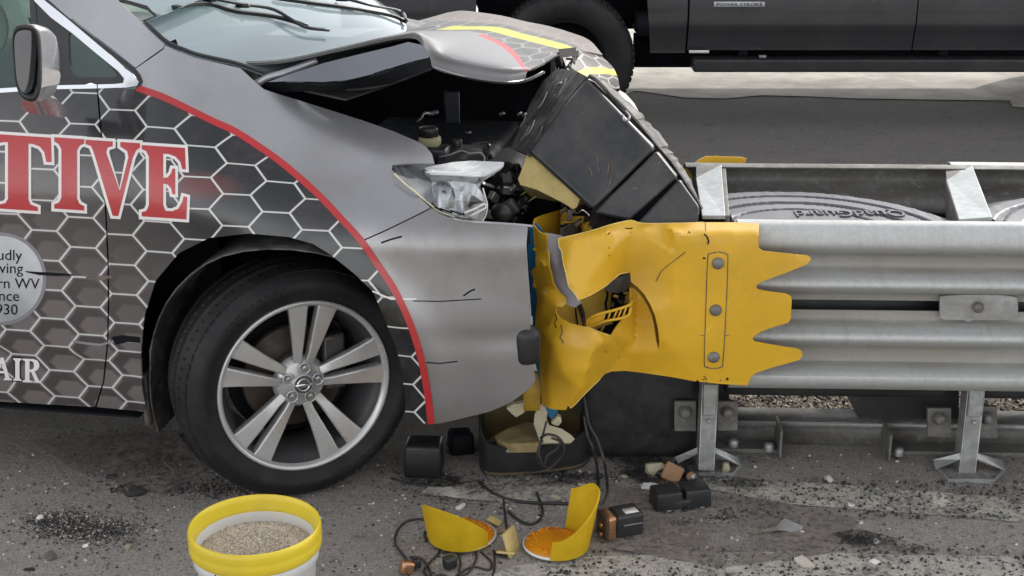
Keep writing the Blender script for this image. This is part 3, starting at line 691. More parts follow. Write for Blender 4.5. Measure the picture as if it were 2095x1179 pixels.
# --- hood, buckled
hood_ctl = [  # rows run rear -> front, columns near -> far
 [(499, 134, 4.02), (560, 118, 4.2), (640, 98, 4.45), (745, 68, 4.9), (850, 44, 5.35), (915, 26, 5.72)],
 [(585, 128, 4.02), (640, 112, 4.2), (715, 88, 4.5), (800, 64, 4.9), (880, 44, 5.35), (945, 22, 5.74)],
 [(690, 106, 4.02), (735, 94, 4.2), (790, 78, 4.5), (860, 62, 4.9), (930, 45, 5.35), (985, 26, 5.76)],
 [(800, 82, 4.03), (828, 77, 4.2), (870, 70, 4.5), (930, 62, 4.9), (985, 48, 5.35), (1030, 33, 5.76)],
 [(858, 84, 4.03), (885, 78, 4.2), (925, 72, 4.5), (985, 63, 4.9), (1035, 52, 5.35), (1075, 44, 5.74)],
 [(886, 138, 4.10), (918, 106, 4.16), (975, 86, 4.5), (1035, 76, 4.9), (1085, 66, 5.35), (1120, 53, 5.70)],
 [(955, 158, 4.13), (980, 122, 4.19), (1030, 100, 4.55), (1085, 90, 4.9), (1130, 78, 5.35), (1165, 66, 5.66)],
 [(1030, 168, 4.18), (1048, 134, 4.24), (1085, 116, 4.6), (1128, 102, 4.95), (1168, 90, 5.35), (1205, 82, 5.60)],
 [(1076, 163, 4.28), (1094, 138, 4.36), (1122, 124, 4.66), (1152, 108, 4.98), (1196, 106, 5.30), (1233, 112, 5.48)],
]
def grid_surf(ctl, sub, curl=False):
    C3 = [[at(*c) for c in row] for row in ctl]
    if curl: C3 = [[r[0], r[0] + Vector((.003, .008, .020 * (1 if i > 3 else .4))), *r[1:]] for i, r in enumerate(C3)]
    rows = [spline(row, sub) for row in C3]
    cols = [spline([r[k] for r in rows], sub) for k in range(len(rows[0]))]
    nu, nv_ = len(cols), len(cols[0])
    v = [cols[i][j] for i in range(nu) for j in range(nv_)]
    f = [(i * nv_ + j, i * nv_ + j + 1, (i + 1) * nv_ + j + 1, (i + 1) * nv_ + j) for i in range(nu - 1) for j in range(nv_ - 1)]
    return v, f, nu, nv_
v, f, nu, nv_ = grid_surf(hood_ctl, 6, True)
huv = [(i / (nu - 1), j / (nv_ - 1)) for i in range(nu) for j in range(nv_)]    # u: near->far, v: rear->front
def hoodmat():
    m = N('hood_paint_with_print'); sx = m.n('ShaderNodeSeparateXYZ'); m.t.links.new(m.tc.outputs['UV'], sx.inputs[0]); u, v = sx.outputs[0], sx.outputs[1]
    base = m.ramp(m.noise(2, 5), [(.3, (.19, .19, .195)), (.7, (.22, .22, .225))])
    # printed zone lies beyond a curve that comes nearer towards the front
    lim = m.math('SUBTRACT', .64, m.math('MULTIPLY', m.math('POWER', v, 5.0), .42))
    k = m.math('SUBTRACT', u, lim)
    d = hexdist(m, m.math('MULTIPLY', u, 11), m.math('MULTIPLY', v, 19)); line = m.ramp(d, [(.06, 1), (.12, 0)])
    pr = m.mix(line, m.ramp(m.noise(3, 3), [(.4, (.03, .028, .03)), (.6, (.09, .08, .075))]), (.19, .19, .185))
    c = m.mix(m.math('GREATER_THAN', k, 0.0), base, pr)
    c = m.mix(m.math('MULTIPLY', m.math('GREATER_THAN', k, -.035), m.math('MULTIPLY', m.math('LESS_THAN', k, 0.0), m.math('GREATER_THAN', v, .55))), c, (.45, .04, .06))
    k2 = m.math('ABSOLUTE', m.math('SUBTRACT', u, m.math('ADD', .70, m.math('MULTIPLY', v, .06))))
    yl = m.math('MULTIPLY', m.math('LESS_THAN', k2, .045), m.math('GREATER_THAN', v, .30))
    c = m.mix(yl, c, (.46, .46, .03))
    tan = m.math('GREATER_THAN', k, .42); c = m.mix(m.math('MULTIPLY', m.math('GREATER_THAN', u, .84), .7), c, (.22, .175, .145))
    m.base(c); m.p(Roughness=.5, Metallic=0.0, Specular_IOR_Level=.18); return m.m
M['hood'] = hoodmat()
mk('hood', v, f, M['hood'], VROOT, uv=huv, solid=.008, face_cam=True)
# folded skirt below the near edge of the hood lobe
sk = spline([at(*c) for c in ((886, 138, 4.10), (955, 158, 4.13), (1030, 168, 4.18), (1076, 163, 4.28), (1112, 146, 4.46))], 5)
v = []; 
for p in sk: v += [p, p + Vector((.004, .02, -.010)), p + Vector((.006, .06, -.014))]
f = [(3 * i + k, 3 * i + k + 1, 3 * i + 4 + k, 3 * i + 3 + k) for i in range(len(sk) - 1) for k in range(2)]
mk('hood_lip', v, f, M['silver'], VROOT, solid=.003)
# front lobe folded down beyond the dent
lob = [[(1148, 112, 4.98), (1165, 150, 4.92), (1178, 168, 4.9), (1190, 178, 4.9)],
       [(1172, 102, 5.12), (1196, 135, 5.05), (1212, 160, 5.0), (1222, 174, 5.0)],
       [(1196, 106, 5.32), (1226, 132, 5.24), (1240, 158, 5.18), (1248, 180, 5.15)],
       [(1232, 116, 5.50), (1254, 138, 5.42), (1264, 160, 5.36), (1268, 182, 5.30)]]
v, f, nu, nv_ = grid_surf(lob, 5)
def lobemat():
    m = N('printed_hood_nose'); sx = m.n('ShaderNodeSeparateXYZ'); m.t.links.new(m.tc.outputs['UV'], sx.inputs[0]); u, v = sx.outputs[0], sx.outputs[1]
    d = hexdist(m, m.math('MULTIPLY', u, 5.5), m.math('MULTIPLY', v, 5)); line = m.ramp(d, [(.06, 1), (.13, 0)])
    c = m.mix(line, (.04, .035, .032), (.34, .32, .30))
    k = m.math('ABSOLUTE', m.math('SUBTRACT', u, m.math('ADD', .46, m.math('MULTIPLY', v, .05)))); c = m.mix(m.math('LESS_THAN', k, .085), c, (.50, .48, .02))
    m.base(c); m.p(Roughness=.5, Specular_IOR_Level=.18); return m.m
mk('hood_nose', v, f, lobemat(), VROOT, uv=[(i / (nu - 1), j / (nv_ - 1)) for i in range(nu) for j in range(nv_)], solid=.006, face_cam=True)
# torn metal at the dent
for k in range(9):
    m = MB(); c = at(U(1140, 1190), U(105, 145), U(4.8, 4.95)); M3 = Matrix.Rotation(U(0, 3), 3, Vector((rnd(), rnd(), rnd())).normalized())
    m.box(c, (U(.03, .08), U(.01, .03), .004), M3); m.make('torn_metal', M['galv_dk'] if k % 2 else M['dark'], VROOT, smooth=False)
# folded side skin with the reflecting dark panel between strip and rim
dk = gm('glossy_folded_skin', (.30, .31, .34), .10, .9, .15, 3, .02, 40)
sheet('folded_hood_skin', [(548, 168), (590, 153), (660, 130), (740, 110), (800, 96), (835, 86), (862, 92), (880, 108), (878, 118), (850, 124), (810, 136), (770, 150), (715, 163), (660, 168), (600, 166)],
      rbf([(548, 168, 3.975), (660, 130, 3.985), (800, 92, 4.00), (880, 108, 4.01), (850, 126, 3.985), (760, 152, 3.955), (660, 168, 3.945), (600, 166, 3.95), (740, 128, 3.978)], 'tps'), dk, VROOT, 12, .006)
m = MB(); m.tube(spline([at(*c) for c in ((520, 176, 4.0), (545, 160, 4.0), (580, 150, 4.0), (608, 140, 4.02), (648, 124, 4.04))], 5), .011, 8); m.make('hood_edge', M['silver'], VROOT)
sheet('hood_rim', [(520, 172), (560, 168), (600, 172), (660, 176), (715, 170), (770, 156), (815, 140), (852, 127), (880, 116), (884, 140), (850, 152), (800, 172), (740, 180), (660, 186), (560, 190)],
      rbf([(520, 172, 4.0), (660, 172, 3.935), (770, 156, 3.945), (880, 116, 4.05), (884, 140, 4.05), (740, 180, 4.0), (560, 190, 4.02)], 'tps'), M['dark'], VROOT, 16, .012)
m = MB(); m.tube(spline([at(*c) for c in ((655, 188, 4.05), (720, 184, 4.05), (780, 176, 4.06), (830, 160, 4.08), (880, 140, 4.08))], 5), .006, 8); m.make('hood_stay', M['black_pl'], VROOT)
# --- near front wheel, steered inwards
def wheel(parent, c, ang, detail=True, r=.352, wid=.225):
    """axis points along local Z = outward; ang = heading of the outward normal from -Y towards +X"""
    n = Vector((math.sin(ang), -math.cos(ang), 0)); x = Vector((math.cos(ang), math.sin(ang), 0)); z = Vector((0, 0, 1))
    Mx = Matrix((x, z, n)).transposed()      # local X -> x, local Y -> up, local Z -> outward
    hub = bpy.data.objects.new('wheel', None); COL.objects.link(hub); hub.empty_display_size = .1; setpar(hub, parent)
    h = wid / 2
    tp = [(.249, h - .012), (.257, h - .002), (.268, h + .004), (.290, h + .010), (.292, h + .012), (.312, h + .010), (.316, h + .007), (.330, h - .004), (.342, h - .022), (.348, h - .036),
          (.350, h - .060), (.341, h - .062), (.341, h - .068), (.351, h - .070), (.352, .012), (.342, .010), (.342, -.002), (.352, -.004), (.351, -h + .07), (.341, -h + .068), (.341, -h + .062), (.349, -h + .06), (.345, -h + .03), (.32, -h), (.25, -h + .01)]
    tp = [(a * r / .352, b) for a, b in tp]
    v, f = lathe(tp, 96 if detail else 40, Mx, c); mk('tyre', v, f, M['rubber'], hub)
    if detail:
        tr = MB()
        for k in range(76):
            a = 2 * math.pi * k / 76
            for (hh, L, rr) in ((h - .040, .046, .3440), (h - .118, .030, .3485)):
                rad = Vector((math.cos(a), math.sin(a), 0)); tan = Vector((-math.sin(a), math.cos(a), 0))
                bx = Matrix((tan, rad, Vector((0, 0, 1)))).transposed()
                tilt = Matrix.Rotation(.20 if L > .04 else 0, 3, 'X')
                tr.box(Vector(c) + Mx @ (rad * (rr + .001) + Vector((0, 0, hh))), (.0215, .006, L), Mx @ bx @ tilt)
        o = tr.make('tread_blocks', M['rubber'], hub, smooth=False); o['kind'] = 'stuff'
        # faint raised sidewall lettering, as flat bars following the sidewall (unreadable in the photo)
        for a0, cnt in ((R(100), 9), (R(285), 7)):
            for k in range(cnt):
                a = a0 + k * R(4.6); m = MB()
                rad = Vector((math.cos(a), math.sin(a), 0)); tan = Vector((-math.sin(a), math.cos(a), 0)); bx = Mx @ Matrix((tan, rad, Vector((0, 0, 1)))).transposed()
                for q in ((-.006, 0, .004, .02), (.0, .008, .012, .004), (.0, -.008, .012, .004)):
                    m.box(Vector(c) + Mx @ (rad * (.301 + q[1]) + tan * q[0] + Vector((0, 0, h + .0112))), (q[2], q[3], .002), bx)
                m.make('sidewall_mark', M['rubber'], hub, smooth=False)
    rp = [(.2385, h - .008), (.2415, h - .002), (.243, h - .006), (.240, h - .016), (.228, h - .020), (.222, h - .030), (.214, h - .075), (.205, h - .11), (.20, -h + .02), (.24, -h + .012)]
    rp = [(a, b) for a, b in rp]
    v, f = lathe([(.258, h - .010), (.2565, h + .002), (.252, h + .004), (.244, h - .001), (.239, h - .012)], 80, Mx, c); mk('rim', v, f, M['rim'], hub)
    v, f = lathe([(.241, h - .010), (.233, h - .030), (.230, h - .034), (.212, h - .075), (.205, h - .11), (.20, -h + .02), (.24, -h + .012)], 64, Mx, c); mk('rim_barrel', v, f, M['rim_dark'], hub)
    # five pairs of spokes
    def P(rad, a, z_): return Vector(c) + Mx @ Vector((rad * math.cos(a), rad * math.sin(a), z_))
    def loc(rd, off, a, z_):      # rd along the spoke axis, off sideways
        return Vector(c) + Mx @ Vector((rd * math.cos(a) - off * math.sin(a), rd * math.sin(a) + off * math.cos(a), z_))
    zf = h - .008
    for k in range(5):
        a = R(9 + 72 * k)
        for s in (-1, 1):
            sec = [  # (distance, inner side offset, ridge offset, outer side offset, z ridge)
                (.060, .004, .016, .031, zf - .022), (.090, .0085, .018, .037, zf - .018), (.130, .0100, .022, .0465, zf - .012), (.180, .0118, .024, .0590, zf - .005), (.214, .0140, .026, .0690, zf - .001), (.2335, .0135, .028, .0745, zf)]
            V_ = []; F_ = []
            for rd, o0, o1, o2, z_ in [(q[0] * (1 + .045 * sstep(.06, .2, q[0])), q[1], q[2], q[3] * (1 + .05 * sstep(.06, .2, q[0])), q[4]) for q in sec]:
                lim = .2455
                for oo, dz in ((o0, -.030), (o0, -.0035), (o0 + .0035, 0), (o2 - .003, -.0008 if rd > .12 else -.004), (o2, -.006), (o2 - .006, -.034)):
                    rr = rd
                    if math.hypot(rd, oo) > lim: rr = math.sqrt(lim ** 2 - oo ** 2)
                    V_.append(loc(rr, s * oo, a, z_ + dz))
            n_ = 6
            for i in range(len(sec) - 1):
                for j in range(n_):
                    j2 = (j + 1) % n_; q = (i * n_ + j, i * n_ + j2, (i + 1) * n_ + j2, (i + 1) * n_ + j)
                    F_.append(q if s > 0 else q[::-1])
            F_.append(tuple(range(n_)) if s < 0 else tuple(range(n_))[::-1]); F_.append(tuple((len(sec) - 1) * n_ + j for j in range(n_))[:: 1 if s > 0 else -1])
            mk('spoke', V_, F_, M['rim'], hub, bev=.0015)
        # lug nut in its recessed pocket
        lc = P(.047, a, 0)
        v, f = lathe([(.0185, zf - .016), (.0165, zf - .014), (.0150, zf - .018), (.0140, zf - .034)], 20, Mx, P(.047, a, 0)); mk('lug_pocket', v, f, M['rim'], hub)
        v, f = lathe([(.0142, zf - .034), (.001, zf - .0345)], 16, Mx, P(.047, a, 0)); mk('lug_pocket_floor', v, f, M['dark'], hub)
        v, f = lathe([(.0105, zf - .040), (.0105, zf - .020), (.008, zf - .016), (.0005, zf - .015)], 6, Mx, P(.047, a, 0)); mk('lug_nut', v, f, M['chrome'], hub, smooth=False)
    # hub face with webs between the pockets
    prof = [(.074, zf - .040), (.068, zf - .026), (.050, zf - .0225), (.034, zf - .020), (.031, zf - .012), (.0285, zf - .010), (.027, zf - .012)]
    v, f = lathe([(.080, zf - .050), (.070, zf - .032), (.062, zf - .0275), (.034, zf - .024), (.031, zf - .012), (.029, zf - .0095), (.0275, zf - .010)], 40, Mx, c); mk('hub', v, f, M['rim'], hub)
    v, f = lathe([(.0275, zf - .0115), (.001, zf - .0095)], 32, Mx, c); mk('centre_cap', v, f, M['rim_dark'], hub)
    v, f = lathe([(.0205, zf - .009), (.0195, zf - .0065), (.0165, zf - .0065), (.0155, zf - .009)], 32, Mx, c); mk('cap_emblem_ring', v, f, M['chrome'], hub)
    m = MB(); m.box(Vector(c) + Mx @ Vector((0, 0, zf - .0075)), (.050, .0085, .003), Mx); m.make('cap_emblem_bar', M['chrome'], hub)
    # brake
    v, f = lathe([(.155, -.01), (.155, .012), (.150, .014), (.085, .014), (.083, .03), (.06, .045), (.001, .045)], 48, Mx, c); mk('brake_disc', v, f, M['disc'], hub)
    m = MB(); m.box(Vector(c) + Mx @ Vector((.115, .03, .02)), (.07, .17, .05), Mx); m.make('brake_caliper', M['rim_dark'], hub, bev=.01)
    v, f = lathe([(.19, -.03), (.02, -.03)], 24, Mx, c); mk('dust_shield', v, f, M['dark'], hub)
    return hub
WA = R(27)
WC = at(624, 796, 3.79) + Vector((-.05, .10, 0)); WN = Vector((math.sin(WA), -math.cos(WA), 0))
WC = at(624, 796, 3.80) - WN * .105; WC.z = .352
wheel(VROOT, WC, WA)
wheel(VROOT, v2w(-3.0, -.17, .352), R(10), False)
wheel(VROOT, v2w(-3.0, -1.75, .352), R(190), False)
wheel(VROOT, v2w(0, -1.72, .352), R(200), False)
# wheel-arch liner: half drum behind the arch
LX = [(-.47, .18), (-.455, .36), (-.42, .52), (-.34, .66), (-.2, .76), (0, .79), (.2, .75), (.34, .64), (.43, .50), (.45, .40)]
lp = spline([Vector((a, 0, b)) for a, b in LX], 3)
v = []; 
for p in lp:
    for k, vv in enumerate((-.012, -.03, -.35, -.62)):
        s_ = 1.0 if k else 1.0
        v.append(v2w(p.x * (.99 if k else .985), -drop(p.x, p.z) + vv if k < 2 else vv, p.z))
f = [(4 * i + k, 4 * i + k + 1, 4 * i + 5 + k, 4 * i + 4 + k) for i in range(len(lp) - 1) for k in range(3)]
mk('wheel_arch_liner', v, f, M['black_rough'], VROOT, solid=.004)
vgrid('inner_wing', lambda s, t: v2w(-.5 + .9 * s, -.62, .15 + .66 * t), 2, 2, M['dark'])
# mud-splashed lower end of the liner
mf = side(290, 800)[0]
m = MB(); m.box(v2w(-.475, -.12, .30), (.02, .18, .16), Matrix.Rotation(-PSI, 3, 'Z')); m.make('mud_flap', M['black_rough'], VROOT, bev=.006)
m = MB(); m.tube(spline([v2w(.02, -.5, .62), v2w(.0, -.42, .5), v2w(0, -.3, .38)], 4), .022, 8); m.make('strut', M['steel'], VROOT)

# --- engine bay
def vbox(name, c, size, mat, bev=.01, rot=None, parent=VROOT):
    Mx = Matrix.Rotation(-PSI, 3, 'Z')
    if rot: Mx = Mx @ rot
    return rbox(name, c, size, mat, parent, Mx, bev)
vgrid('engine_bay_floor', lambda s, t: v2w(-.55 + 1.15 * s, -.62 - 1.1 * t, .42), 2, 2, M['dark'])
vgrid('firewall', lambda s, t: v2w(-.55, -.12 - 1.7 * s, .40 + .66 * t), 2, 2, M['dark'])
vgrid('inner_fender', lambda s, t: v2w(-.55 + .93 * s, -.30 - .12 * (1 - t), .40 + .55 * t), 4, 2, M['dark'])
vgrid('far_inner_fender', lambda s, t: v2w(-.55 + 1.0 * s, -1.66, .40 + .68 * t), 4, 2, M['dark'])
vbox('engine', v2w(.18, -1.05, .66), (.62, .85, .38), M['dark'], .05)
vbox('engine_cover', v2w(.15, -1.1, .84), (.48, .5, .06), M['dark'], .02)
vbox('radiator', v2w(.58, -1.15, .60), (.08, .9, .34), M['dark'], .01)
def ebox(name, px, py, Y, size, mat, bev=.008, rot=None):
    return vbox(name, at(px, py, Y), size, mat, bev, rot)
# brake-fluid reservoir with its cap
rv = ebox('fluid_reservoir', 879, 290, 4.22, (.062, .06, .035), gm('aged_translucent_plastic', (.34, .31, .17), .5, 0, .15, 20, .1), .01)
v, f = lathe([(.001, .016), (.026, .016), (.028, .012), (.028, -.012), (.001, -.012)], 20, None, at(877, 271, 4.22)); mk('reservoir_cap', v, f, M['black_pl'], rv)
ebox('fuse_box', 890, 316, 4.2, (.08, .08, .05), M['black_pl'])
# intake tray with a pale rim
sheet('air_duct', [(897, 320), (905, 303), (930, 294), (965, 297), (985, 305), (992, 322), (990, 340), (893, 342)], rbf([(897, 320, 4.16), (930, 294, 4.30), (985, 305, 4.26), (990, 340, 4.10), (893, 342, 4.08), (940, 320, 4.14)], 'tps'), M['black_pl'], VROOT, 12, .01)
m = MB(); m.tube(spline([at(*c) for c in ((898, 322, 4.13), (920, 317, 4.13), (944, 309, 4.14), (960, 314, 4.13), (982, 313, 4.13), (991, 322, 4.12), (990, 334, 4.09))], 4), .0028, 6); m.make('duct_rim', M['greystrip'], VROOT)
v, f = lathe([(.001, .022), (.012, .022), (.014, .018), (.014, -.03), (.001, -.03)], 14, None, at(936, 300, 4.26)); mk('duct_cap', v, f, M['black_pl'], VROOT)
m = MB(); m.tube(spline([at(*c) for c in ((853, 250, 4.5), (862, 242, 4.5), (868, 232, 4.52), (882, 233, 4.55), (896, 229, 4.55))], 4), [.004] * 9 + [.007] * 8, 6); m.make('torn_bracket', M['steel'], VROOT)
m = MB(); m.box(at(925, 220, 4.7), (.05, .01, .11)); m.make('hose_clip', gm('blue_black_plastic', (.012, .016, .035), .4), VROOT, bev=.008)
for px, py in ((1027, 233), (958, 272), (915, 192)):
    m = MB(); m.box(at(px, py, 4.75), (.02, .008, .008), Matrix.Rotation(px, 3, 'Y')); m.make('bright_clip', M['steel'], VROOT)
random.seed(3)
for k in range(16):
    a, b = U(900, 1070), U(330, 450); Y = U(4.15, 4.45)
    pts = [at(a + U(-30, 30), b + U(-35, 35), Y + U(-.05, .15)) for _ in range(4)]
    m = MB(); m.tube(spline(pts, 5), U(.004, .014), 7); m.make('hose', M['black_pl'] if k % 3 else M['cable'], VROOT)
for k in range(30):
    a, b = U(992, 1085), U(345, 456); m = MB()
    m.box(at(a, b, U(4.1, 4.3)), (U(.015, .055), U(.012, .035), U(.006, .035)), Matrix.Rotation(U(0, 3), 3, Vector((rnd(), rnd(), rnd())).normalized()))
    m.make('broken_bracket', M['black_pl'] if k % 4 else M['steel'], VROOT, bev=.003)
# horn-like round part beside the lamp
v, f = lathe([(.001, .03), (.018, .028), (.026, .012), (.026, -.03)], 20, Matrix.Rotation(R(80), 3, 'X') @ Matrix.Rotation(R(20), 3, 'Y'), at(1028, 436, 3.98)); mk('lamp_socket', v, f, M['black_pl'], VROOT)
ebox('lamp_bracket', 1040, 428, 4.02, (.055, .03, .045), M['black_pl'], .006, Matrix.Rotation(R(-35), 3, 'Y'))

# --- near headlight
HL = bpy.data.objects.new('headlight', None); COL.objects.link(HL); setpar(HL, VROOT)
hY = rbf([(800, 342, 3.805), (830, 337, 3.86), (890, 337, 3.90), (1030, 336, 4.02), (845, 392, 3.735), (880, 424, 3.74), (930, 446, 3.78), (985, 455, 3.84), (992, 400, 3.86), (920, 390, 3.79)], 'tps')
def hs_(d): return lambda a, b: hY(a, b) + d
sheet('lamp_housing', [(803, 338), (830, 336), (892, 337), (1032, 334), (1026, 346), (990, 370), (978, 385), (990, 400), (997, 425), (985, 456), (930, 447), (880, 425), (845, 392), (812, 360)], hs_(.06), gm('lamp_reflector_lining', (.42, .43, .44), .35, .2, .5, 28, .8, 30), HL, 14, .004)
sheet('lamp_bezel', [(806, 340), (832, 338), (872, 340), (868, 352), (878, 368), (884, 386), (886, 410), (880, 420), (846, 389), (815, 358)], hs_(.018), gm('grey_bezel', (.12, .123, .125), .3, .1, .1, 8, .05), HL, 9, .003)
wl = gm('reflector_shelf', (.62, .63, .63), .3, .2, .05, 9, .05)
sheet('lamp_top_flange', [(868, 344), (890, 339), (925, 332), (965, 329), (1031, 332), (1030, 339), (1012, 349), (994, 358), (980, 360), (930, 357), (880, 355)], rbf([(868, 344, 3.88), (925, 331, 3.96), (1031, 332, 4.0), (1012, 349, 3.93), (980, 361, 3.86), (880, 356, 3.83)], 'tps'), gm('clear_white_flange', (.82, .83, .83), .25, .1, .05, 8, .08), HL, 9, .004)
sheet('lamp_lower_flange', [(872, 354), (980, 359), (976, 374), (970, 378), (930, 372), (886, 378)], rbf([(872, 354, 3.83), (980, 359, 3.87), (970, 378, 3.90), (886, 378, 3.87)], 'tps'), wl, HL, 9, .004)
# chrome reflector bowl, faceted
c0 = at(925, 408, 3.885)
for k, (px, py, rr, dy) in enumerate(((905, 402, .034, .01),)):
    prof = [(rr * 1.05, -.0), (rr * .98, .010), (rr * .8, .026), (rr * .5, .040), (rr * .2, .046), (.004, .047)]
    Mx = Matrix.Rotation(R(-96), 3, 'X') @ Matrix.Rotation(R(14), 3, 'Z')
    cen = at(px, py, hY(px, py) + .02 + dy)
    v, f = lathe(prof, 11, Matrix.Rotation(R(-86), 3, 'X'), cen); 
    v = [p + Vector((0, 0, (p.z - cen.z) * .25)) for p in v]
    mk('reflector_bowl', v, f, M['chrome'], HL, smooth=False)
    v, f = lathe([(.011, .0), (.013, .01), (.008, .03)], 14, Matrix.Rotation(R(-86), 3, 'X'), cen + Vector((0, .006, 0))); mk('bulb', v, f, M['steel'], HL)
refl = gm('bright_reflector', (.82, .84, .84), .2, .12, .15, 16, .3, 30)
sheet('reflector', [(884, 374), (930, 370), (972, 376), (984, 392), (988, 412), (984, 430), (975, 448), (945, 446), (915, 438), (888, 418), (880, 396)], lambda a, b: hY(a, b) + .030 + .007 * math.sin(a / 3.6 + .5 * math.sin(b / 9)) + .005 * math.sin(a / 9 + b / 14) + .0012 * math.sin(b * .9), refl, HL, 3.2, .002)
for px, py, rx, ry in ((890, 398, 4, 9), (925, 414, 6, 13), (962, 410, 7, 17), (946, 386, 5, 5)):
    sheet('reflector_recess', [(px + rx * math.cos(t), py + ry * math.sin(t)) for t in [i * .5236 for i in range(12)]], hs_(.018), M['steel'], HL, 6, .002)
sheet('lens_gap', [(968, 400), (990, 414), (970, 418), (960, 424)], hs_(.012), M['dark'], HL, 6, .002)
lens_o = [(801, 342), (806, 338), (832, 335), (890, 336), (960, 350), (985, 366), (982, 384), (992, 400), (998, 425), (986, 456), (940, 450), (905, 438), (880, 423), (845, 391), (813, 361)]
sheet('lens', lens_o, hs_(-.004), M['lens'], HL, 10, .002)
m = MB(); m.tube(spline([at(a, b, hY(a, b) - .006) for a, b in ((806, 356), (830, 378), (850, 394), (880, 420), (905, 436), (930, 445))], 4), .0028, 6); m.make('lens_edge', M['foam_pale'], HL)
m = MB(); m.tube(spline([at(a, b, hY(a, b) - .006) for a, b in ((988, 385), (992, 400), (997, 420), (994, 440), (985, 457))], 4), .0022, 6); m.make('lens_broken_edge', M['white'], HL)
m = MB(); m.tube(spline([at(a, b, hY(a, b) - .006) for a, b in ((948, 437), (970, 428), (990, 418), (994, 424), (986, 430), (960, 443))], 4), .0032, 6); m.make('lens_shard', M['white'], HL)
m = MB(); m.tube([at(a, b, hY(a, b) - .008) for a, b in ((888, 424), (905, 432), (900, 427), (925, 436), (922, 431), (950, 440), (948, 436))], .0022, 5); m.make('lamp_seal', M['dark'], HL)
m = MB(); m.tube(spline([at(a, b, Y) for a, b, Y in ((880, 428, 3.745), (905, 441, 3.76), (930, 450, 3.775), (960, 455, 3.80), (1000, 457, 3.83), (1060, 461, 3.85), (1092, 464, 3.87))], 4), .005, 7); m.make('bumper_edge', M['silver'], VROOT)
# far headlight remains and fender tip
fh = [(1268, 185), (1280, 192), (1298, 212), (1310, 235), (1318, 258), (1312, 262), (1303, 243), (1292, 235), (1280, 228), (1262, 200)]
sheet('far_fender_tip', fh, rbf([(1268, 185, 5.2), (1298, 212, 5.3), (1318, 258, 5.3), (1280, 228, 5.1)], 'tps'), M['white'], VROOT, 10, .006)
m = MB()
for a in ((1276, 222), (1290, 232), (1300, 248)): m.tube([at(a[0], a[1], 5.15), at(a[0] + 12, a[1] + 12, 5.2), at(a[0] + 18, a[1] + 34, 5.2)], .006, 6)
m.make('far_lamp_brackets', M['black_pl'], VROOT)
# crushed front, dark, between the two corners
vgrid('crushed_grille', lambda s, t: v2w(.72 + .05 * math.sin(9 * s) + .04 * math.sin(5 * t + 3 * s), -.35 - 1.2 * s, .28 + .50 * t), 14, 8, M['black_rough'])
rbox('tow_hook_cover', side(1072, 712)[0] + Vector((.01, .02, 0)), (.075, .06, .115), M['black_pl'], VROOT, Matrix.Rotation(R(20), 3, 'Z'), .03, 1, 4)
m = MB(); m.box(at(1088, 800, 3.98), (.05, .02, .12)); m.make('crushed_trim', M['yellow_in'], VROOT)

# --- door mirror
mirr = bpy.data.objects.new('door_mirror', None); COL.objects.link(mirr); setpar(mirr, VROOT)
mo = [(33, 55), (48, 51), (66, 54), (76, 64), (80, 85), (82, 120), (82, 160), (79, 185), (72, 202), (60, 206), (45, 200), (36, 185), (30, 160), (27, 120), (25, 85), (27, 65)]
mo = smooth2(mo, 3, True)
def shrink(poly, k, dx=0, dy=0):
    cx = sum(p[0] for p in poly) / len(poly); cy = sum(p[1] for p in poly) / len(poly); return [(cx + (p[0] - cx) * k + dx, cy + (p[1] - cy) * k + dy) for p in poly]
YM = 3.52
rings = [(.84, 0, 0, 3.53), (.90, 0, 0, 3.515), (1.0, 0, 0, 3.515), (1.03, 3, 0, 3.53), (1.02, 16, 0, 3.56), (.97, 30, 1, 3.60), (.84, 42, 2, 3.64), (.55, 52, 4, 3.68), (.2, 58, 6, 3.70)]
v = []; n_ = len(mo)
for k, dx, dy, Y in rings: v += [at(a, b, Y + (a - 54) * .0006) for a, b in shrink(mo, k, dx, dy)]
f = [(i * n_ + j, i * n_ + (j + 1) % n_, (i + 1) * n_ + (j + 1) % n_, (i + 1) * n_ + j) for i in range(len(rings) - 1) for j in range(n_)]
f.append(tuple((len(rings) - 1) * n_ + j for j in range(n_)))
me_o = mk('mirror_shell', v, f, M['silver'], mirr)
me_o.data.materials.append(M['black_pl'])
for i, p in enumerate(me_o.data.polygons):
    if i < 3 * n_: p.material_index = 1
g = shrink(mo, .86); v = [at(a, b, 3.526 + (a - 54) * .0010 + (b - 130) * .0001) for a, b in g]; mk('mirror_glass', v, [tuple(range(len(v)))], M['mirror'], mirr, face_cam=True, smooth=False)
sheet('mirror_indicator', [(84, 140), (100, 141), (122, 146), (124, 155), (121, 172), (100, 176), (84, 180)], lambda a, b: 3.548 + (a - 84) * .0014, gm('indicator_lens', (.55, .52, .50), .15, .2, .1, 30, .1), mirr, 8, .01)
sheet('mirror_arm', [(44, 205), (60, 208), (80, 204), (100, 198), (118, 204), (140, 228), (143, 236), (128, 242), (100, 235), (60, 232), (46, 222)], rbf([(44, 205, 3.62), (80, 204, 3.62), (118, 204, 3.70), (143, 236, 3.82), (100, 235, 3.72), (46, 222, 3.70)], 'tps'), M['silver'], mirr, 10, .02)

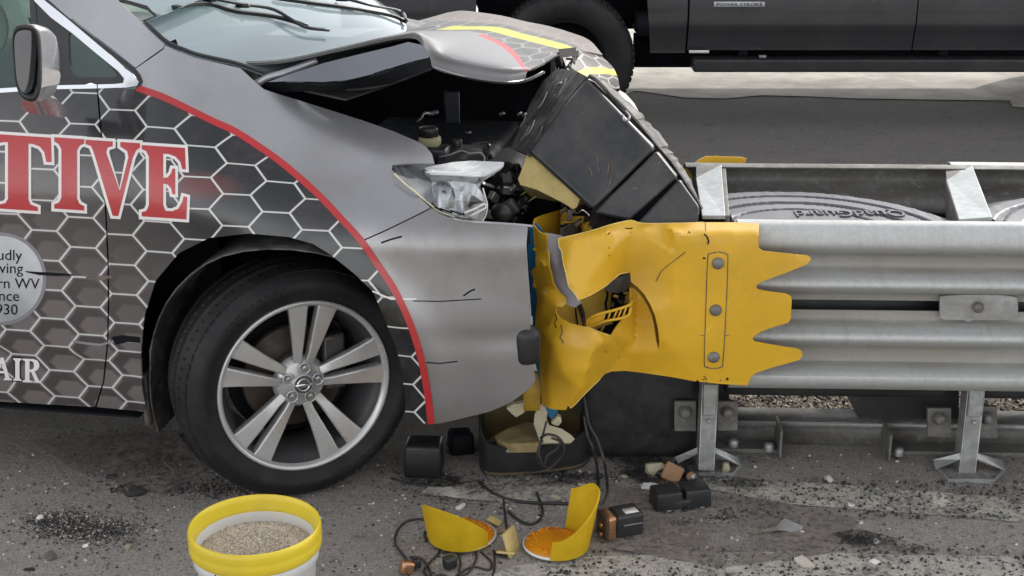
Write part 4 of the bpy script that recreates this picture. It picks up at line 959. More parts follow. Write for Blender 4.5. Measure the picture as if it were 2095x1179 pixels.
# =================================================================== PICKUP TRUCK beyond
TY = 8.72
def tx(px, py=100): return at(px, py, TY).x
def tz(py): return at(1400, py, TY).z
TR = root('pickup_truck', 'dark grey crew-cab pickup truck standing across the road behind the crash', 'pickup truck', (tx(1158), TY, 0))
def tside(z, x=0):   # body side profile: Y as a function of height
    return TY - .02 + .05 * abs(z - .72) ** 1.2 + (.035 * sstep(.60, .50, z)) + (.22 * max(0, z - 1.12)) + .018 * math.exp(-((z - .58) / .03) ** 2)
def tpanel(name, x0, x1, z0, z1, mat, par=TR, nx=6, nz=24, off=0):
    v = [Vector((x0 + (x1 - x0) * i / nx, tside(z0 + (z1 - z0) * j / nz) + off, z0 + (z1 - z0) * j / nz)) for j in range(nz + 1) for i in range(nx + 1)]
    f = [(j * (nx + 1) + i, j * (nx + 1) + i + 1, (j + 1) * (nx + 1) + i + 1, (j + 1) * (nx + 1) + i) for j in range(nz) for i in range(nx)]
    return mk(name, v, f, mat, par, face_cam=True, solid=.02)
zb = tz(104); X0 = tx(1405); X1 = tx(1868); XA = tx(1322)
tpanel('front_door', X0 + .006, X1 - .004, zb, 1.16, M['blackpaint'])
tpanel('rear_door', X1 + .004, X1 + 1.05, zb, 1.16, M['blackpaint'])
tpanel('bed_side', X1 + 1.06, X1 + 3.0, zb + .08, 1.25, M['blackpaint'])
tpanel('door_sill', XA + .1, X1 + 3.0, zb - .005, zb + .5, M['dark'], off=.05)
# fender behind the wheel
v = []; 
xs0 = lambda z: XA + .06 * sstep(.8, .45, z) + .02
nz = 20
for j in range(nz + 1):
    z = tz(110) + (1.16 - tz(110)) * j / nz
    for i in range(5):
        xa = XA - .02 + .05 * (1 - (z - .45) / .5) if z < 1.0 else XA - .02 - (z - 1.0) * 2.2
        v.append(Vector((xa + (X0 - .006 - xa) * i / 4, tside(z), z)))
f = [(j * 5 + i, j * 5 + i + 1, j * 5 + 6 + i, j * 5 + 5 + i) for j in range(nz) for i in range(4)]
mk('front_fender', v, f, M['blackpaint'], TR, face_cam=True, solid=.02)
tpanel('front_corner', tx(700), tx(975), .62, 1.16, M['blackpaint'])
m = MB(); m.box((tx(940) , TY + 1.0, .62), (.25, 2.0, .3)); m.make('front_bumper', M['chrome'], TR, bev=.04)
m = MB(); m.box(((tx(700) + X1 + 3) / 2, TY + 1.0, 1.14), (X1 + 3 - tx(700), 1.86, .04)); m.make('body_deck', M['blackpaint'], TR)
m = MB(); m.box((X0 + 1.0, TY + 1.0, 1.52), (2.3, 1.7, .72), None, .82); m.make('cab', M['blackpaint'], TR, bev=.06)
for x0, x1 in ((X0 + .05, X0 + .95), (X0 + 1.05, X0 + 1.85)):
    m = MB(); m.box(((x0 + x1) / 2, TY + .13, 1.5), (x1 - x0, .02, .46), Matrix.Rotation(R(-12), 3, 'X')); m.make('side_window', M['glass'], TR)
tb = MB(); tb.box((tx(850), TY + 1.0, .9), (.1, 1.8, .4)); tb.make('grille', M['dark'], TR)
m = MB(); m.box(((XA + X1 + 3) / 2, TY + 1.98, (zb + 1.16) / 2), (X1 + 3.0 - XA, .04, 1.16 - zb)); m.make('far_body_side', M['blackpaint'], TR)
m = MB(); m.box((tx(800), TY + 1.98, .86), (.5, .04, .5)); m.make('far_body_side', M['blackpaint'], TR)
m = MB(); m.box((tx(1158), TY + .75, .88), (1.35, .9, .55)); m.make('wheel_housing', M['dark'], TR)
m = MB(); m.box((XA + .4, TY + .5, .62), (.9, .9, .12)); m.box((X1, TY + 1.2, .60), (3.6, .12, .14)); m.box((X1, TY + .6, .60), (3.6, .10, .14)); m.make('chassis', M['dark'], TR)
m = MB(); m.box(((XA + X1 + 3) / 2, TY + .28, .44), (X1 + 3.1 - XA, .16, .19)); m.make('rocker_rail', M['dark'], TR)
# running board with ribbed tread and its brackets
rb0, rb1 = tx(1418), X1 + 1.9
m = MB(); m.box(((rb0 + rb1) / 2, TY + .02, tz(132)), (rb1 - rb0, .16, tz(119) - tz(145))); m.make('running_board', M['black_pl'], TR, bev=.012)
m = MB()
for k in range(110): m.box((rb0 + .12 + k * .03, TY + .0, tz(119) + .003), (.010, .10, .004))
o = m.make('step_tread', M['rubber'], TR, smooth=False); o['kind'] = 'stuff'
for x in (X0 + .35, X1 + .2): rbox('step_bracket', (x, TY + .14, .47), (.06, .2, .06), M['dark'], TR)
m = MB(); m.box(at(1430, 106, TY - .02), (.12, .01, .016)); m.make('door_edge_strip', M['white'], TR)
m = MB(); m.box(at(1560, 116, TY - .04), (.04, .03, .015)); m.make('step_clip', M['greystrip'], TR)
for wx in (tx(1158), tx(1158) + 3.9):
    for yy in (TY + .14, TY + 1.85):
        c = Vector((wx, yy, .415)); s = 1 if yy < TY + 1 else -1
        Mx = Matrix(((1, 0, 0), (0, 0, -s), (0, 1, 0)))
        tp = [(.24, .10), (.27, .125), (.33, .138), (.385, .130), (.405, .110), (.417, .08), (.420, 0), (.417, -.08), (.39, -.12), (.30, -.13)]
        tyr = bpy.data.objects.new('wheel', None); COL.objects.link(tyr); setpar(tyr, TR)
        v, f = lathe(tp, 72, Mx, c); mk('tyre', v, f, M['rubber'], tyr)
        v, f = lathe([(.245, .10), (.235, .11), (.22, .05), (.21, -.06), (.08, -.05), (.07, .06), (.001, .065)], 40, Mx, c); mk('rim', v, f, M['dark'], tyr)
        m = MB()
        for k in range(64):
            a = 2 * math.pi * k / 64
            for hh in (.075, .0, -.07):
                rad = Vector((math.cos(a), math.sin(a), 0)); tan = Vector((-math.sin(a), math.cos(a), 0))
                m.box(c + Mx @ (rad * .4155 + Vector((0, 0, hh))), (.026, .012, .05), Mx @ Matrix((tan, rad, Vector((0, 0, 1)))).transposed())
        o = m.make('tread_blocks', M['rubber'], tyr, smooth=False); o['kind'] = 'stuff'
# badge: pale plate with dark letters, and the outlined mark before it
bx0, bx1 = tx(1455), tx(1558); bz = tz(7.5)
m = MB(); m.box(((bx0 + bx1) / 2, tside(bz) - .012, bz), (bx1 - bx0, .004, .030)); bplate = m.make('badge_plate', gm('pale_badge', (.55, .55, .58), .4), TR)
def flat_text(s, c, size, wid, mat, parent, name='badge_letters', M3=None, thick=.0015, italic=0):
    v, f = text2d(s); x1 = max(p[0] for p in v); x0 = min(p[0] for p in v); k = wid / (x1 - x0)
    M3 = M3 or Matrix(((1, 0, 0), (0, 0, 0), (0, 1, 0)))
    W = [Vector(c) + M3 @ Vector((((x - x0) * k - wid / 2) + y * size * italic, (y - .35) * size, 0)) for x, y in v]
    return mk(name, W, f, mat, parent, smooth=False, solid=thick, off=0)
flat_text('POWER STROKE', ((bx0 + bx1) / 2, tside(bz) - .0150, bz), .026, (bx1 - bx0) * .9, M['dark'], bplate)
o = flat_text('4x4', (tx(1432), tside(bz) - .012, bz), .032, .085, gm('dim_badge', (.10, .10, .11), .4, .3), TR, 'badge_mark', italic=.35)
# =================================================================== CRASH CUSHION
CR = root('crash_cushion', 'galvanised crash cushion barrier with a torn yellow nose panel', 'crash cushion', (2.0, 4.2, 0))
SL = math.tan(R(2.0)); RX0 = at(1600, 500, 3.85).x
def rY(x, base): return base - SL * (x - RX0)
def railz(py, Y): return at(1800, py, Y).z
YV, YC = 3.935, 3.845        # valley and crest distance
# profile of the near panel from photo rows: (row, 0 = valley .. 1 = crest)
prof_px = [(449, .20), (451, .45), (458, .72), (470, .88), (484, .97), (495, 1.0), (503, .97), (510, .80), (516, .35), (521, .12), (530, .04), (541, .04), (548, .14), (560, .50), (568, .76), (576, .94), (583, 1.0), (588, .95), (593, .70), (598, .26), (602, .06), (612, 0)]
prof_px2 = [(633, 0), (642, 0), (650, .04), (656, .14), (668, .50), (677, .76), (684, .94), (691, 1.0), (697, .94), (702, .64), (706, .22), (711, .06), (722, .02), (733, .04), (740, .14), (751, .52), (760, .80), (769, 1.0), (777, 1.0), (784, .92), (790, .72), (794, .40)]
def rail(name, prof, x0, x1, parent, mat, yv=YV, yc=YC, mirror=False, nx=40, dy=0):
    v = []; uvs = []; pf = [Vector((a, b, 0)) for a, b in prof]; pf = spline(pf, 2); zz = []
    for p in pf:
        Y = yv + (yc - yv) * p.y; zz.append((railz(p.x, YV + (YC - YV) * p.y), Y))
    for i in range(nx + 1):
        x = x0 + (x1 - x0) * i / nx; wob = .0025 * math.sin(x * 3.1) + .0015 * math.sin(x * 8.3)
        for z, Y in zz: uvs.append((x, (yv - Y) / (yv - yc))); v.append(Vector((x, rY(x, Y) + wob + dy, z + .0012 * math.sin(x * 5.7))))
    n_ = len(zz); f = [(i * n_ + j, i * n_ + j + 1, (i + 1) * n_ + j + 1, (i + 1) * n_ + j) for i in range(nx) for j in range(n_ - 1)]
    return mk(name, v, f, mat, parent, solid=.004, face_cam=True, uv=uvs)
XR0 = at(1500, 600, 3.9).x
rail('fender_panel', prof_px, XR0, 6.5, CR, M['rail']); rail('fender_panel', prof_px2, XR0, 6.5, CR, M['rail'])
# far panel seen from behind: flipped across the axis
FY = 4.56
XF0 = at(1400, 345, FY).x
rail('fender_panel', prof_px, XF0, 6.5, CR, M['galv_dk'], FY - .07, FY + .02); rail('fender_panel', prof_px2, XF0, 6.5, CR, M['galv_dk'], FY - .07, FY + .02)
# extra lap of the far panel seen at the right
rail('fender_panel', prof_px[:8], at(1930, 340, FY + .05).x, 6.5, CR, M['galv'], FY - .03, FY + .06)
# slot plate with its bolt, bridging the central slot
sp = smooth2([(1923, 607), (1960, 604), (2040, 604), (2074, 608), (2082, 615), (2082, 645), (2072, 652), (2050, 655), (1950, 655), (1928, 652), (1923, 644)], 2, True)
sheet('slot_plate', sp, lambda a, b: rY(at(a, b, 3.9).x, 3.905), M['galv'], CR, 16, .010, bev=.002)
v, f = lathe([(.001, .010), (.010, .009), (.015, .003), (.016, 0)], 20, Matrix.Rotation(R(90), 3, 'X'), at(2002, 630, rY(at(2002, 630, 3.9).x, 3.895))); mk('slot_bolt', v, f, M['galv_dk'], CR)
rbox('slot_backing', (3.0, rY(3.0, 4.05), railz(622, YV)), (4.6, .02, .16), M['dark'], CR, Matrix.Rotation(-R(2), 3, 'Z'))
# diaphragms: inclined plates between the panels
def plate(name, corners, mat, thick=.012):
    P = [at(*c) for c in corners]; return mk(name, P, [tuple(range(len(P)))], mat, CR, smooth=False, solid=thick, face_cam=True, bev=.002)
for dx, cs in ((0, [(1424, 364, 4.40), (1476, 336, 4.52), (1484, 441, 3.97), (1436, 441, 3.97)]), (0, [(1936, 368, 4.38), (1989, 338, 4.50), (2030, 444, 3.93), (1962, 449, 3.93)])):
    plate('diaphragm', cs, M['galv_lt'])
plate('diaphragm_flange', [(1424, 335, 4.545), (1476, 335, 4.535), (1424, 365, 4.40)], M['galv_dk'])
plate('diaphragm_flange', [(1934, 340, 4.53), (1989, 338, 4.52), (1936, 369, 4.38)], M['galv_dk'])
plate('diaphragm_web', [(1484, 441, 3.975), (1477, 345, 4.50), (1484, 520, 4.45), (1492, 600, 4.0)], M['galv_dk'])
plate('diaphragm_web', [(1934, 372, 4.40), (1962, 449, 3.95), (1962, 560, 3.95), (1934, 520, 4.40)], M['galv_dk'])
# energy absorbing cartridges with concentric ribs
def cart(px0, px1, cpx, zt=.775, words=None):
    c = at(cpx, 460, 3.95); x0 = at(px0, 440, 4.2).x; x1 = at(px1, 440, 4.2).x
    g = bpy.data.objects.new('cartridge', None); COL.objects.link(g); setpar(g, CR)
    yn, yf = 4.0, 4.45
    rbox('cartridge_body', ((x0 + x1) / 2, rY((x0 + x1) / 2, (yn + yf) / 2), .42), (x1 - x0, yf - yn, .38), M['black_pl'], g, Matrix.Rotation(-R(2), 3, 'Z'), .02)
    # lid surface with stepped arcs: height falls by steps with the distance from the centre
    cx, cy = c.x, 3.92
    rings = [(0, zt), (.235, zt - .001), (.238, zt - .02), (.244, zt - .02), (.247, zt - .001), (.305, zt - .002), (.309, zt - .03), (.319, zt - .03), (.323, zt), (.385, zt - .002), (.389, zt - .03), (.399, zt - .03), (.403, zt - .002), (.465, zt - .006), (.469, zt - .02), (.485, zt - .022), (.53, zt - .03), (.55, zt - .16)]
    def H(x, y):
        r = math.hypot(x - cx, y - cy)
        for i in range(len(rings) - 1):
            if rings[i][0] <= r <= rings[i + 1][0]:
                t = (r - rings[i][0]) / (rings[i + 1][0] - rings[i][0]); h = rings[i][1] + t * (rings[i + 1][1] - rings[i][1])
                return h + (.0006 * math.sin(x * 90 + 3 * math.sin(x * 31)) * (1 if .42 < r < .47 else 0))
        return zt - .16
    nx, ny = 110, 70
    v = [Vector((x0 + (x1 - x0) * i / nx, rY(x0 + (x1 - x0) * i / nx, yn - .05 + (yf - yn + .05) * j / ny), H(x0 + (x1 - x0) * i / nx, yn - .05 + (yf - yn + .05) * j / ny))) for j in range(ny + 1) for i in range(nx + 1)]
    f = [(j * (nx + 1) + i, j * (nx + 1) + i + 1, (j + 1) * (nx + 1) + i + 1, (j + 1) * (nx + 1) + i) for j in range(ny) for i in range(nx)]
    mk('cartridge_lid', v, f, M['cartridge'], g, face_cam=True)
    if words:
        v, f = text2d(words); w_ = max(p[0] for p in v); size = .085
        a = gnd(1860, 446, zt); b = gnd(1632, 446, zt); wid = a.x - b.x; k = wid / w_
        P = [Vector((a.x - x * k, 4.10 - (y - .35) * .092, zt + .002)) for x, y in v]
        mk('embossed_word', P, f, M['cartridge'], g, smooth=False, solid=.0045, off=0)
cart(1484, 1936, 1650, words='QuadGuard'); cart(2000, 2700, 2330)
# legs
YL = 3.93
def leg(px0, px1, pyt, pyb, skid, plates):
    g = bpy.data.objects.new('leg', None); COL.objects.link(g); setpar(g, CR)
    a = at(px0, pyb, YL); b = at(px1, pyb, YL); zt = at(px0, pyt, YL).z
    cx, wd = (a.x + b.x) / 2, b.x - a.x
    m = MB(); m.box((cx, YL + .03, (a.z + zt) / 2), (wd, .008, zt - a.z))
    m.box((a.x + .003, YL + .055, (a.z + zt) / 2), (.006, .06, zt - a.z)); m.box((b.x - .003, YL + .055, (a.z + zt) / 2), (.006, .06, zt - a.z))
    m.make('leg_channel', M['galv'], g, bev=.003)
    m = MB(); m.box((cx, YL + .022, zt - .05), (wd * .82, .012, .10)); m.box((cx, YL + .015, zt - .118), (wd * .25, .01, .012)); m.make('leg_cap', M['galv'], g, bev=.004)
    v, f = lathe([(.001, .003), (.006, .003), (.006, 0)], 12, Matrix.Rotation(R(90), 3, 'X'), at((px0 + px1) / 2, pyb - 7, YL + .020)); mk('drain_hole', v, f, M['dark'], g)
    # skid: bent strap ring lying just above the ground + sloping wings
    P = [gnd(*s_) if len(s_) == 2 else at(*s_) for s_ in skid]
    ring = P
    v = []; 
    for p in ring: v += [p + Vector((0, 0, .000)), p + Vector((0, 0, .012))]
    n_ = len(ring); f = [(2 * i, 2 * i + 1, 2 * ((i + 1) % n_) + 1, 2 * ((i + 1) % n_)) for i in range(n_)]
    mk('skid_strap', v, f, M['galv'], g, smooth=False, solid=.006, off=0)
    for w_ in plates['wings']: mk('skid_wing', [at(*q) for q in w_], [tuple(range(len(w_)))], M['galv'], g, smooth=False, solid=.006, face_cam=True)
    for pl in plates['side']:
        o = sheet('clamp_plate', pl, YL + .09, M['galv_dk'], g, 20, .012, bev=.003)
        c2 = at(sum(p[0] for p in pl) / 4, sum(p[1] for p in pl) / 4 - 8, YL + .08)
        v, f = lathe([(.001, .02), (.012, .02), (.016, .012), (.02, 0)], 16, Matrix.Rotation(R(90), 3, 'X'), c2); mk('clamp_bolt', v, f, M['galv_dk'], g)
leg(1430, 1464, 792, 975, [(1380, 938), (1392, 962), (1428, 975), (1500, 975), (1516, 954), (1514, 940)],
    {'wings': [[(1380, 936, 4.02), (1430, 914, 3.99), (1430, 927, 3.985), (1388, 948, 4.0)], [(1463, 916, 3.99), (1513, 938, 4.02), (1515, 952, 3.985), (1463, 927, 3.985)]],
     'side': [[(1380, 822), (1424, 822), (1424, 882), (1380, 882)], [(1468, 822), (1509, 822), (1509, 881), (1468, 881)]]})
leg(1965, 2001, 795, 986, [(1909, 944), (1917, 962), (1940, 987), (2034, 988), (2055, 963), (2051, 946)],
    {'wings': [[(1909, 941, 3.99), (1965, 927, 3.96), (1965, 940, 3.955), (1914, 960, 3.96)], [(2000, 927, 3.96), (2051, 943, 3.99), (2056, 962, 3.955), (2000, 940, 3.955)]],
     'side': [[(1898, 836), (1946, 836), (1946, 895), (1898, 893)], [(2000, 832), (2040, 832), (2040, 896), (2000, 896)]]})
# monorail with base plates and anchor nuts
MYR = 4.15
m = MB(); x0, x1 = at(1400, 880, MYR).x, 6.5
Mr = Matrix.Rotation(-R(2), 3, 'Z')
def mrp(x, base): return rY(x, base)
xm = (x0 + x1) / 2; L = x1 - x0
ztop = at(1700, 866, MYR).z
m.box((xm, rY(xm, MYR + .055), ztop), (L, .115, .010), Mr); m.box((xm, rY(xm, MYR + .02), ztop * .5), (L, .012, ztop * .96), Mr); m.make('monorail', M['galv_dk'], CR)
m = MB(); m.box((xm, rY(xm, MYR - .002), ztop - .002), (L, .006, .016), Mr); m.make('monorail_edge', M['galv'], CR)
for a, b in ((1390, 1595), (1806, 2300)):
    xa, xb = at(a, 915, 4.1).x, at(b, 915, 4.1).x
    m = MB(); m.box(((xa + xb) / 2, rY((xa + xb) / 2, 4.15), .008), (xb - xa, .11, .014), Mr); m.box((xb - .004 if b < 1700 else xa + .004, rY((xa + xb) / 2, 4.11), .05), (.008, .12, .09), Mr)
    m.make('base_plate', M['galv_dk'], CR, bev=.002)
for a, b in ((1573, 921), (1838, 931), (1500, 913)):
    v, f = lathe([(.001, .026), (.013, .024), (.017, .016), (.017, 0)], 6, None, gnd(a, b, .014)); mk('anchor_nut', v, f, M['galv'], CR)
# moulded black bodies hanging below the panels, with a wavy lower edge
def wav(px0, px1, pb, amp, Y, name='cartridge_skirt'):
    P = [(px0, 700), (px1, 700)] + [(px1 - (px1 - px0) * i / 24, pb + amp * math.sin(i * 1.9) * (.5 + rnd())) for i in range(25)]
    sheet(name, P, Y, M['black_pl'], CR, 22, .25, smooth=False)
wav(1490, 1762, 804, 5, 4.12); wav(1758, 1962, 856, 2, 4.10); wav(2045, 2700, 806, 5, 4.12); wav(1180, 1492, 846, 2, 4.10)

# ------------------------------------------------ yellow nose cover
NC = bpy.data.objects.new('nose_cover', None); COL.objects.link(NC); setpar(NC, CR)
YC = crumple([(1440, 455, 3.872), (1553, 456, 3.875), (1500, 455, 3.872), (1553, 478, 3.787), (1500, 478, 3.787), (1440, 478, 3.787), (1553, 600, 3.785), (1655, 535, 3.775), (1638, 732, 3.775), (1618, 620, 3.775), (1530, 788, 3.80), (1430, 781, 3.80), (1440, 600, 3.785), (1440, 700, 3.785),
          (1380, 457, 3.868), (1380, 473, 3.79), (1350, 458, 3.865), (1315, 457, 3.865), (1315, 470, 3.82), (1292, 451, 3.870), (1269, 455, 3.855), (1290, 472, 3.825), (1262, 474, 3.80), (1330, 540, 3.815), (1380, 520, 3.785), (1400, 480, 3.785),
          (1246, 461, 3.825), (1244, 474, 3.755), (1243, 520, 3.742), (1243, 582, 3.745), (1214, 471, 3.81), (1210, 484, 3.745), (1180, 480, 3.80), (1175, 494, 3.745), (1160, 560, 3.715), (1183, 612, 3.690), (1200, 580, 3.710), (1142, 489, 3.795), (1152, 537, 3.735), (1163, 582, 3.705), (1269, 562, 3.80), (1289, 558, 3.83), (1292, 582, 3.83),
          (1093, 459, 3.91), (1108, 475, 3.82), (1120, 484, 3.79), (1097, 520, 3.88), (1110, 540, 3.80), (1126, 545, 3.780), (1087, 556, 3.88), (1097, 592, 3.88), (1112, 600, 3.79), (1136, 590, 3.770), (1159, 613, 3.77), (1138, 627, 3.77),
          (1097, 670, 3.87), (1112, 680, 3.79), (1140, 645, 3.765), (1130, 700, 3.745), (1165, 662, 3.745), (1214, 676, 3.712), (1251, 687, 3.77), (1215, 720, 3.702), (1106, 771, 3.87), (1120, 771, 3.79), (1150, 760, 3.730), (1109, 830, 3.87), (1124, 834, 3.79), (1159, 838, 3.755), (1185, 800, 3.725), (1167, 836, 3.755), (1200, 760, 3.705), (1236, 700, 3.715), (1245, 758, 3.81), (1231, 768, 3.79), (1198, 806, 3.75),
          (1290, 760, 3.86), (1345, 766, 3.83), (1370, 772, 3.815), (1300, 600, 3.82), (1345, 640, 3.79), (1356, 695, 3.79), (1380, 620, 3.785), (1385, 720, 3.79), (1300, 700, 3.83), (1270, 720, 3.84)], .78)
CRK = [(1250, 690), (1262, 666), (1276, 648), (1289, 622), (1289.5, 586), (1295, 582), (1302.5, 590), (1315, 604), (1327.5, 624.5), (1337, 647), (1342.5, 672), (1345.5, 698), (1350, 720), (1240, 720)]
def YY(px, py):
    y = YC(px, py)
    if inside((px, py), CRK): y += .055 * min(1, max(0, (px - 1252) / 50)) * min(1, max(0, (719 - py) / 60))
    return y
NOSE = [(1142, 488), (1175, 481), (1214, 471), (1245, 461), (1269, 455), (1292, 451), (1315, 457), (1380, 457), (1440, 455), (1500, 455), (1553, 457), (1552, 500), (1553, 508), (1561, 514), (1600, 518), (1651, 522), (1658, 527), (1659, 532), (1651, 541), (1610, 558), (1565, 574), (1550, 582), (1547, 588), (1552, 593), (1575, 597), (1608, 601), (1618, 607), (1620, 613), (1618, 652), (1612, 661), (1580, 670), (1557, 679), (1543, 688), (1540, 694), (1544, 699), (1580, 706), (1632, 714), (1641, 720), (1642, 728), (1635, 737), (1581, 752), (1545, 764), (1535, 774), (1530, 789),
        (1478, 786), (1425, 781), (1370, 771), (1315, 763), (1280, 759), (1252, 760), (1238, 765), (1226, 778), (1198, 806), (1167, 837), (1163, 826), (1158, 839), (1130, 838), (1109, 830), (1107, 800), (1105, 771), (1104, 730), (1103, 693), (1096, 682), (1095, 670), (1096, 640), (1099, 615), (1097, 592), (1090, 586), (1092, 570), (1086, 556), (1096, 545), (1095, 530), (1099, 516), (1089, 510), (1096, 505), (1093, 480), (1092, 460),
        (1098, 470), (1107, 477), (1119, 481), (1118, 500), (1122, 520), (1123, 545), (1127, 560), (1131, 580), (1137, 590), (1148, 602), (1157, 610), (1158, 622), (1150, 628), (1139, 627), (1136, 640), (1146, 652), (1165, 661), (1190, 668), (1214, 674), (1232, 681), (1251, 687), (1263, 668), (1277, 650), (1290, 622), (1291, 600), (1290, 588), (1300, 592), (1312, 606), (1325, 627), (1334, 648), (1339, 672), (1342, 696), (1347, 716),
        (1349, 700), (1346, 672), (1340, 646), (1330, 622), (1318, 602), (1305, 588), (1291, 577), (1289, 558), (1269, 562), (1254, 574), (1237, 588), (1210, 604), (1184, 615), (1179, 605), (1170, 594), (1163, 584), (1158, 560), (1152, 537), (1149, 515), (1144, 505)]
no = sheet('nose_panel', NOSE, YY, M['yellow'], NC, 8, .004, uv=False)
# bolt strip
bs = smooth2([(1452, 521), (1470, 517), (1485, 522), (1488, 534), (1484, 640), (1478, 738), (1474, 750), (1460, 753), (1446, 750), (1442, 738), (1445, 640), (1449, 534)], 3, True)
def lift(d): return lambda a, b: YY(a, b) - d
sheet('bolt_strip_edge', [(x + (-2 if x < 1465 else 2), y + (-2 if y < 635 else 2)) for x, y in bs], lift(.0015), M['stone_mid'], NC, 14, .001)
sheet('bolt_strip', bs, lift(.004), M['yellow'], NC, 14, .004, bev=.001)
for px, py in ((1469, 539), (1464, 635), (1460, 731)):
    v, f = lathe([(.001, .012), (.008, .0115), (.014, .007), (.0172, .001), (.0172, -.003)], 24, Matrix.Rotation(R(90), 3, 'X'), at(px, py, YY(px, py) - .005)); mk('bolt_head', v, f, M['galv_dk'], NC)
# scrape marks on the panel
def mark(pts, r, mat='dark'):
    m = MB(); m.tube([at(a, b, YY(a, b) - .0012) for a, b in pts], r, 4); m.make('scrape_mark', M[mat], NC)
mark([(1342, 576), (1352, 556), (1364, 545), (1384, 530), (1402, 516)], .0012, 'foam_brown')
mark([(1443, 455), (1444, 470), (1441, 481)], .0012, 'stone_mid'); mark([(1441, 479), (1446, 484), (1450, 494), (1448, 500)], .0022)
mark([(1279, 467), (1286, 468), (1294, 467)], .0018); mark([(1462, 518), (1475, 517)], .0018); mark([(1453, 706), (1462, 712)], .0022); mark([(1438, 528), (1443, 529)], .0022)
mark([(1425, 779), (1429, 781)], .0025); mark([(1432, 686), (1470, 690), (1492, 686)], .0009, 'foam_brown'); mark([(1136, 640), (1139, 655), (1134, 660), (1138, 672)], .0015)
mark([(1148, 665), (1151, 680), (1146, 690), (1153, 702)], .0022, 'foam_brown'); mark([(1440, 770), (1446, 776), (1436, 777)], .0014)
pale = gm('stress_whitened_edge', (.80, .62, .22), .6, 0, .3, 30, .3, 60)
def edge(pts, r):
    m = MB(); m.tube(spline([at(a, b, YY(a, b) - .0008) for a, b in pts], 3), r, 5); m.make('torn_rim', pale, NC)
edge([(1142, 489), (1144, 505), (1149, 515), (1152, 537), (1158, 560), (1163, 584), (1170, 594), (1179, 605), (1184, 615)], .0016)
edge([(1184, 614), (1210, 603), (1237, 587), (1254, 573), (1269, 561), (1288, 557)], .0011)
edge([(1142, 488), (1175, 481), (1214, 471), (1245, 461), (1269, 455), (1292, 451), (1315, 457), (1380, 457), (1440, 455)], .0014)
edge([(1195, 668), (1214, 674), (1232, 681), (1251, 687)], .0012); edge([(1163, 828), (1170, 834), (1198, 805), (1228, 776)], .0011)
random.seed(71)
for k in range(16):     # small chips and rubs where the sheet was creased
    px, py = random.choice([(1246, 470 + 110 * rnd()), (1270 + 170 * rnd(), 474), (1110 + 8 * rnd(), 480 + 330 * rnd()), (1210 + 90 * rnd(), 700 + 55 * rnd()), (1440 + 90 * rnd(), 770 + 12 * rnd())])
    mark([(px, py), (px + U(-3, 3), py + U(1, 5))], U(.0008, .0018), random.choice(['stone_mid', 'dark', 'foam_brown']))
# inner sheet behind the tear
sheet('inner_panel', [(1120, 600), (1160, 590), (1235, 570), (1252, 590), (1247, 640), (1262, 690), (1240, 720), (1190, 715), (1125, 700)], rbf([(1120, 600, 3.86), (1182, 612, 3.93), (1250, 590, 3.99), (1262, 690, 3.97), (1190, 700, 3.90), (1125, 700, 3.86)], 'tps'), M['yellow_in'], NC, 12, .003)
sheet('inner_backing', [(1270, 545), (1400, 560), (1420, 770), (1300, 752), (1285, 700)], 3.98, M['yellow_in'], NC, 25, .003)
m = MB(); m.tube([at(1176, 600, 3.905), at(1178, 640, 3.905), at(1183, 672, 3.90)], .003, 6); m.make('inner_slot', M['dark'], NC)
sheet('torn_backing', [(1240, 555), (1300, 545), (1300, 640), (1290, 700), (1235, 700), (1248, 630)], 4.03, M['dark'], NC, 20, .01)
m = MB(); m.tube(spline([at(*c) for c in ((1240, 585, 3.97), (1243, 605, 3.96), (1239, 622, 3.96), (1243, 642, 3.96))], 3), .004, 6); m.make('torn_edge', M['dark'], NC)
sheet('torn_backing', [(1236, 590), (1258, 572), (1280, 562), (1291, 560), (1290, 580), (1282, 594), (1262, 600), (1244, 597)], rbf([(1236, 590, 3.90), (1290, 560, 3.92), (1282, 594, 3.94), (1244, 597, 3.90), (1264, 580, 3.89)], 'lin'), M['steel'], NC, 7, .003)
random.seed(21)
for k in range(26):
    px, py = U(1246, 1288), U(566, 648); m = MB()
    m.box(at(px, py, U(3.93, 4.0)), (U(.01, .03), .006, U(.006, .02)), Matrix.Rotation(U(0, 3), 3, Vector((rnd(), rnd(), rnd() + .1)).normalized()))
    m.make('crushed_scrap', [M['steel'], M['dark'], M['yellow_in'], M['dark'], M['black_pl']][k % 5], NC, smooth=False)
# louvred bracket
def bar(a, b, wd, name='louvre_bar', mat='yellow'):
    m = MB(); p, q = at(*a), at(*b); m.tube([p, q], wd, 6); return m.make(name, M[mat], NC)
LB = spline([Vector((1206, 652, 3.80)), Vector((1225, 643, 3.79)), Vector((1260, 634, 3.79)), Vector((1288, 624, 3.80)), Vector((1293, 612, 3.84))], 4)
m = MB(); m.tube([at(p.x, p.y, p.z) for p in LB], .0042, 7); m.make('louvre_frame', M['yellow'], NC)
LB2 = spline([Vector((1206, 652, 3.80)), Vector((1201, 660, 3.80)), Vector((1203, 670, 3.80)), Vector((1216, 667, 3.80)), Vector((1240, 657, 3.79)), Vector((1268, 652, 3.79)), Vector((1286, 645, 3.80)), Vector((1290, 628, 3.81))], 4)
m = MB(); m.tube([at(p.x, p.y, p.z) for p in LB2], .0042, 7); m.make('louvre_frame', M['yellow'], NC)
sheet('louvre_plate', [(1204, 655), (1226, 645), (1240, 641), (1234, 660), (1206, 670)], 3.803, M['yellow'], NC, 10, .003)
for a, b in ((1250, 1243), (1264, 1254), (1273, 1263), (1282, 1273)): bar((a, 634 - (a - 1250) * .2, 3.795), (b, 657 - (b - 1243) * .2, 3.795), .0028)
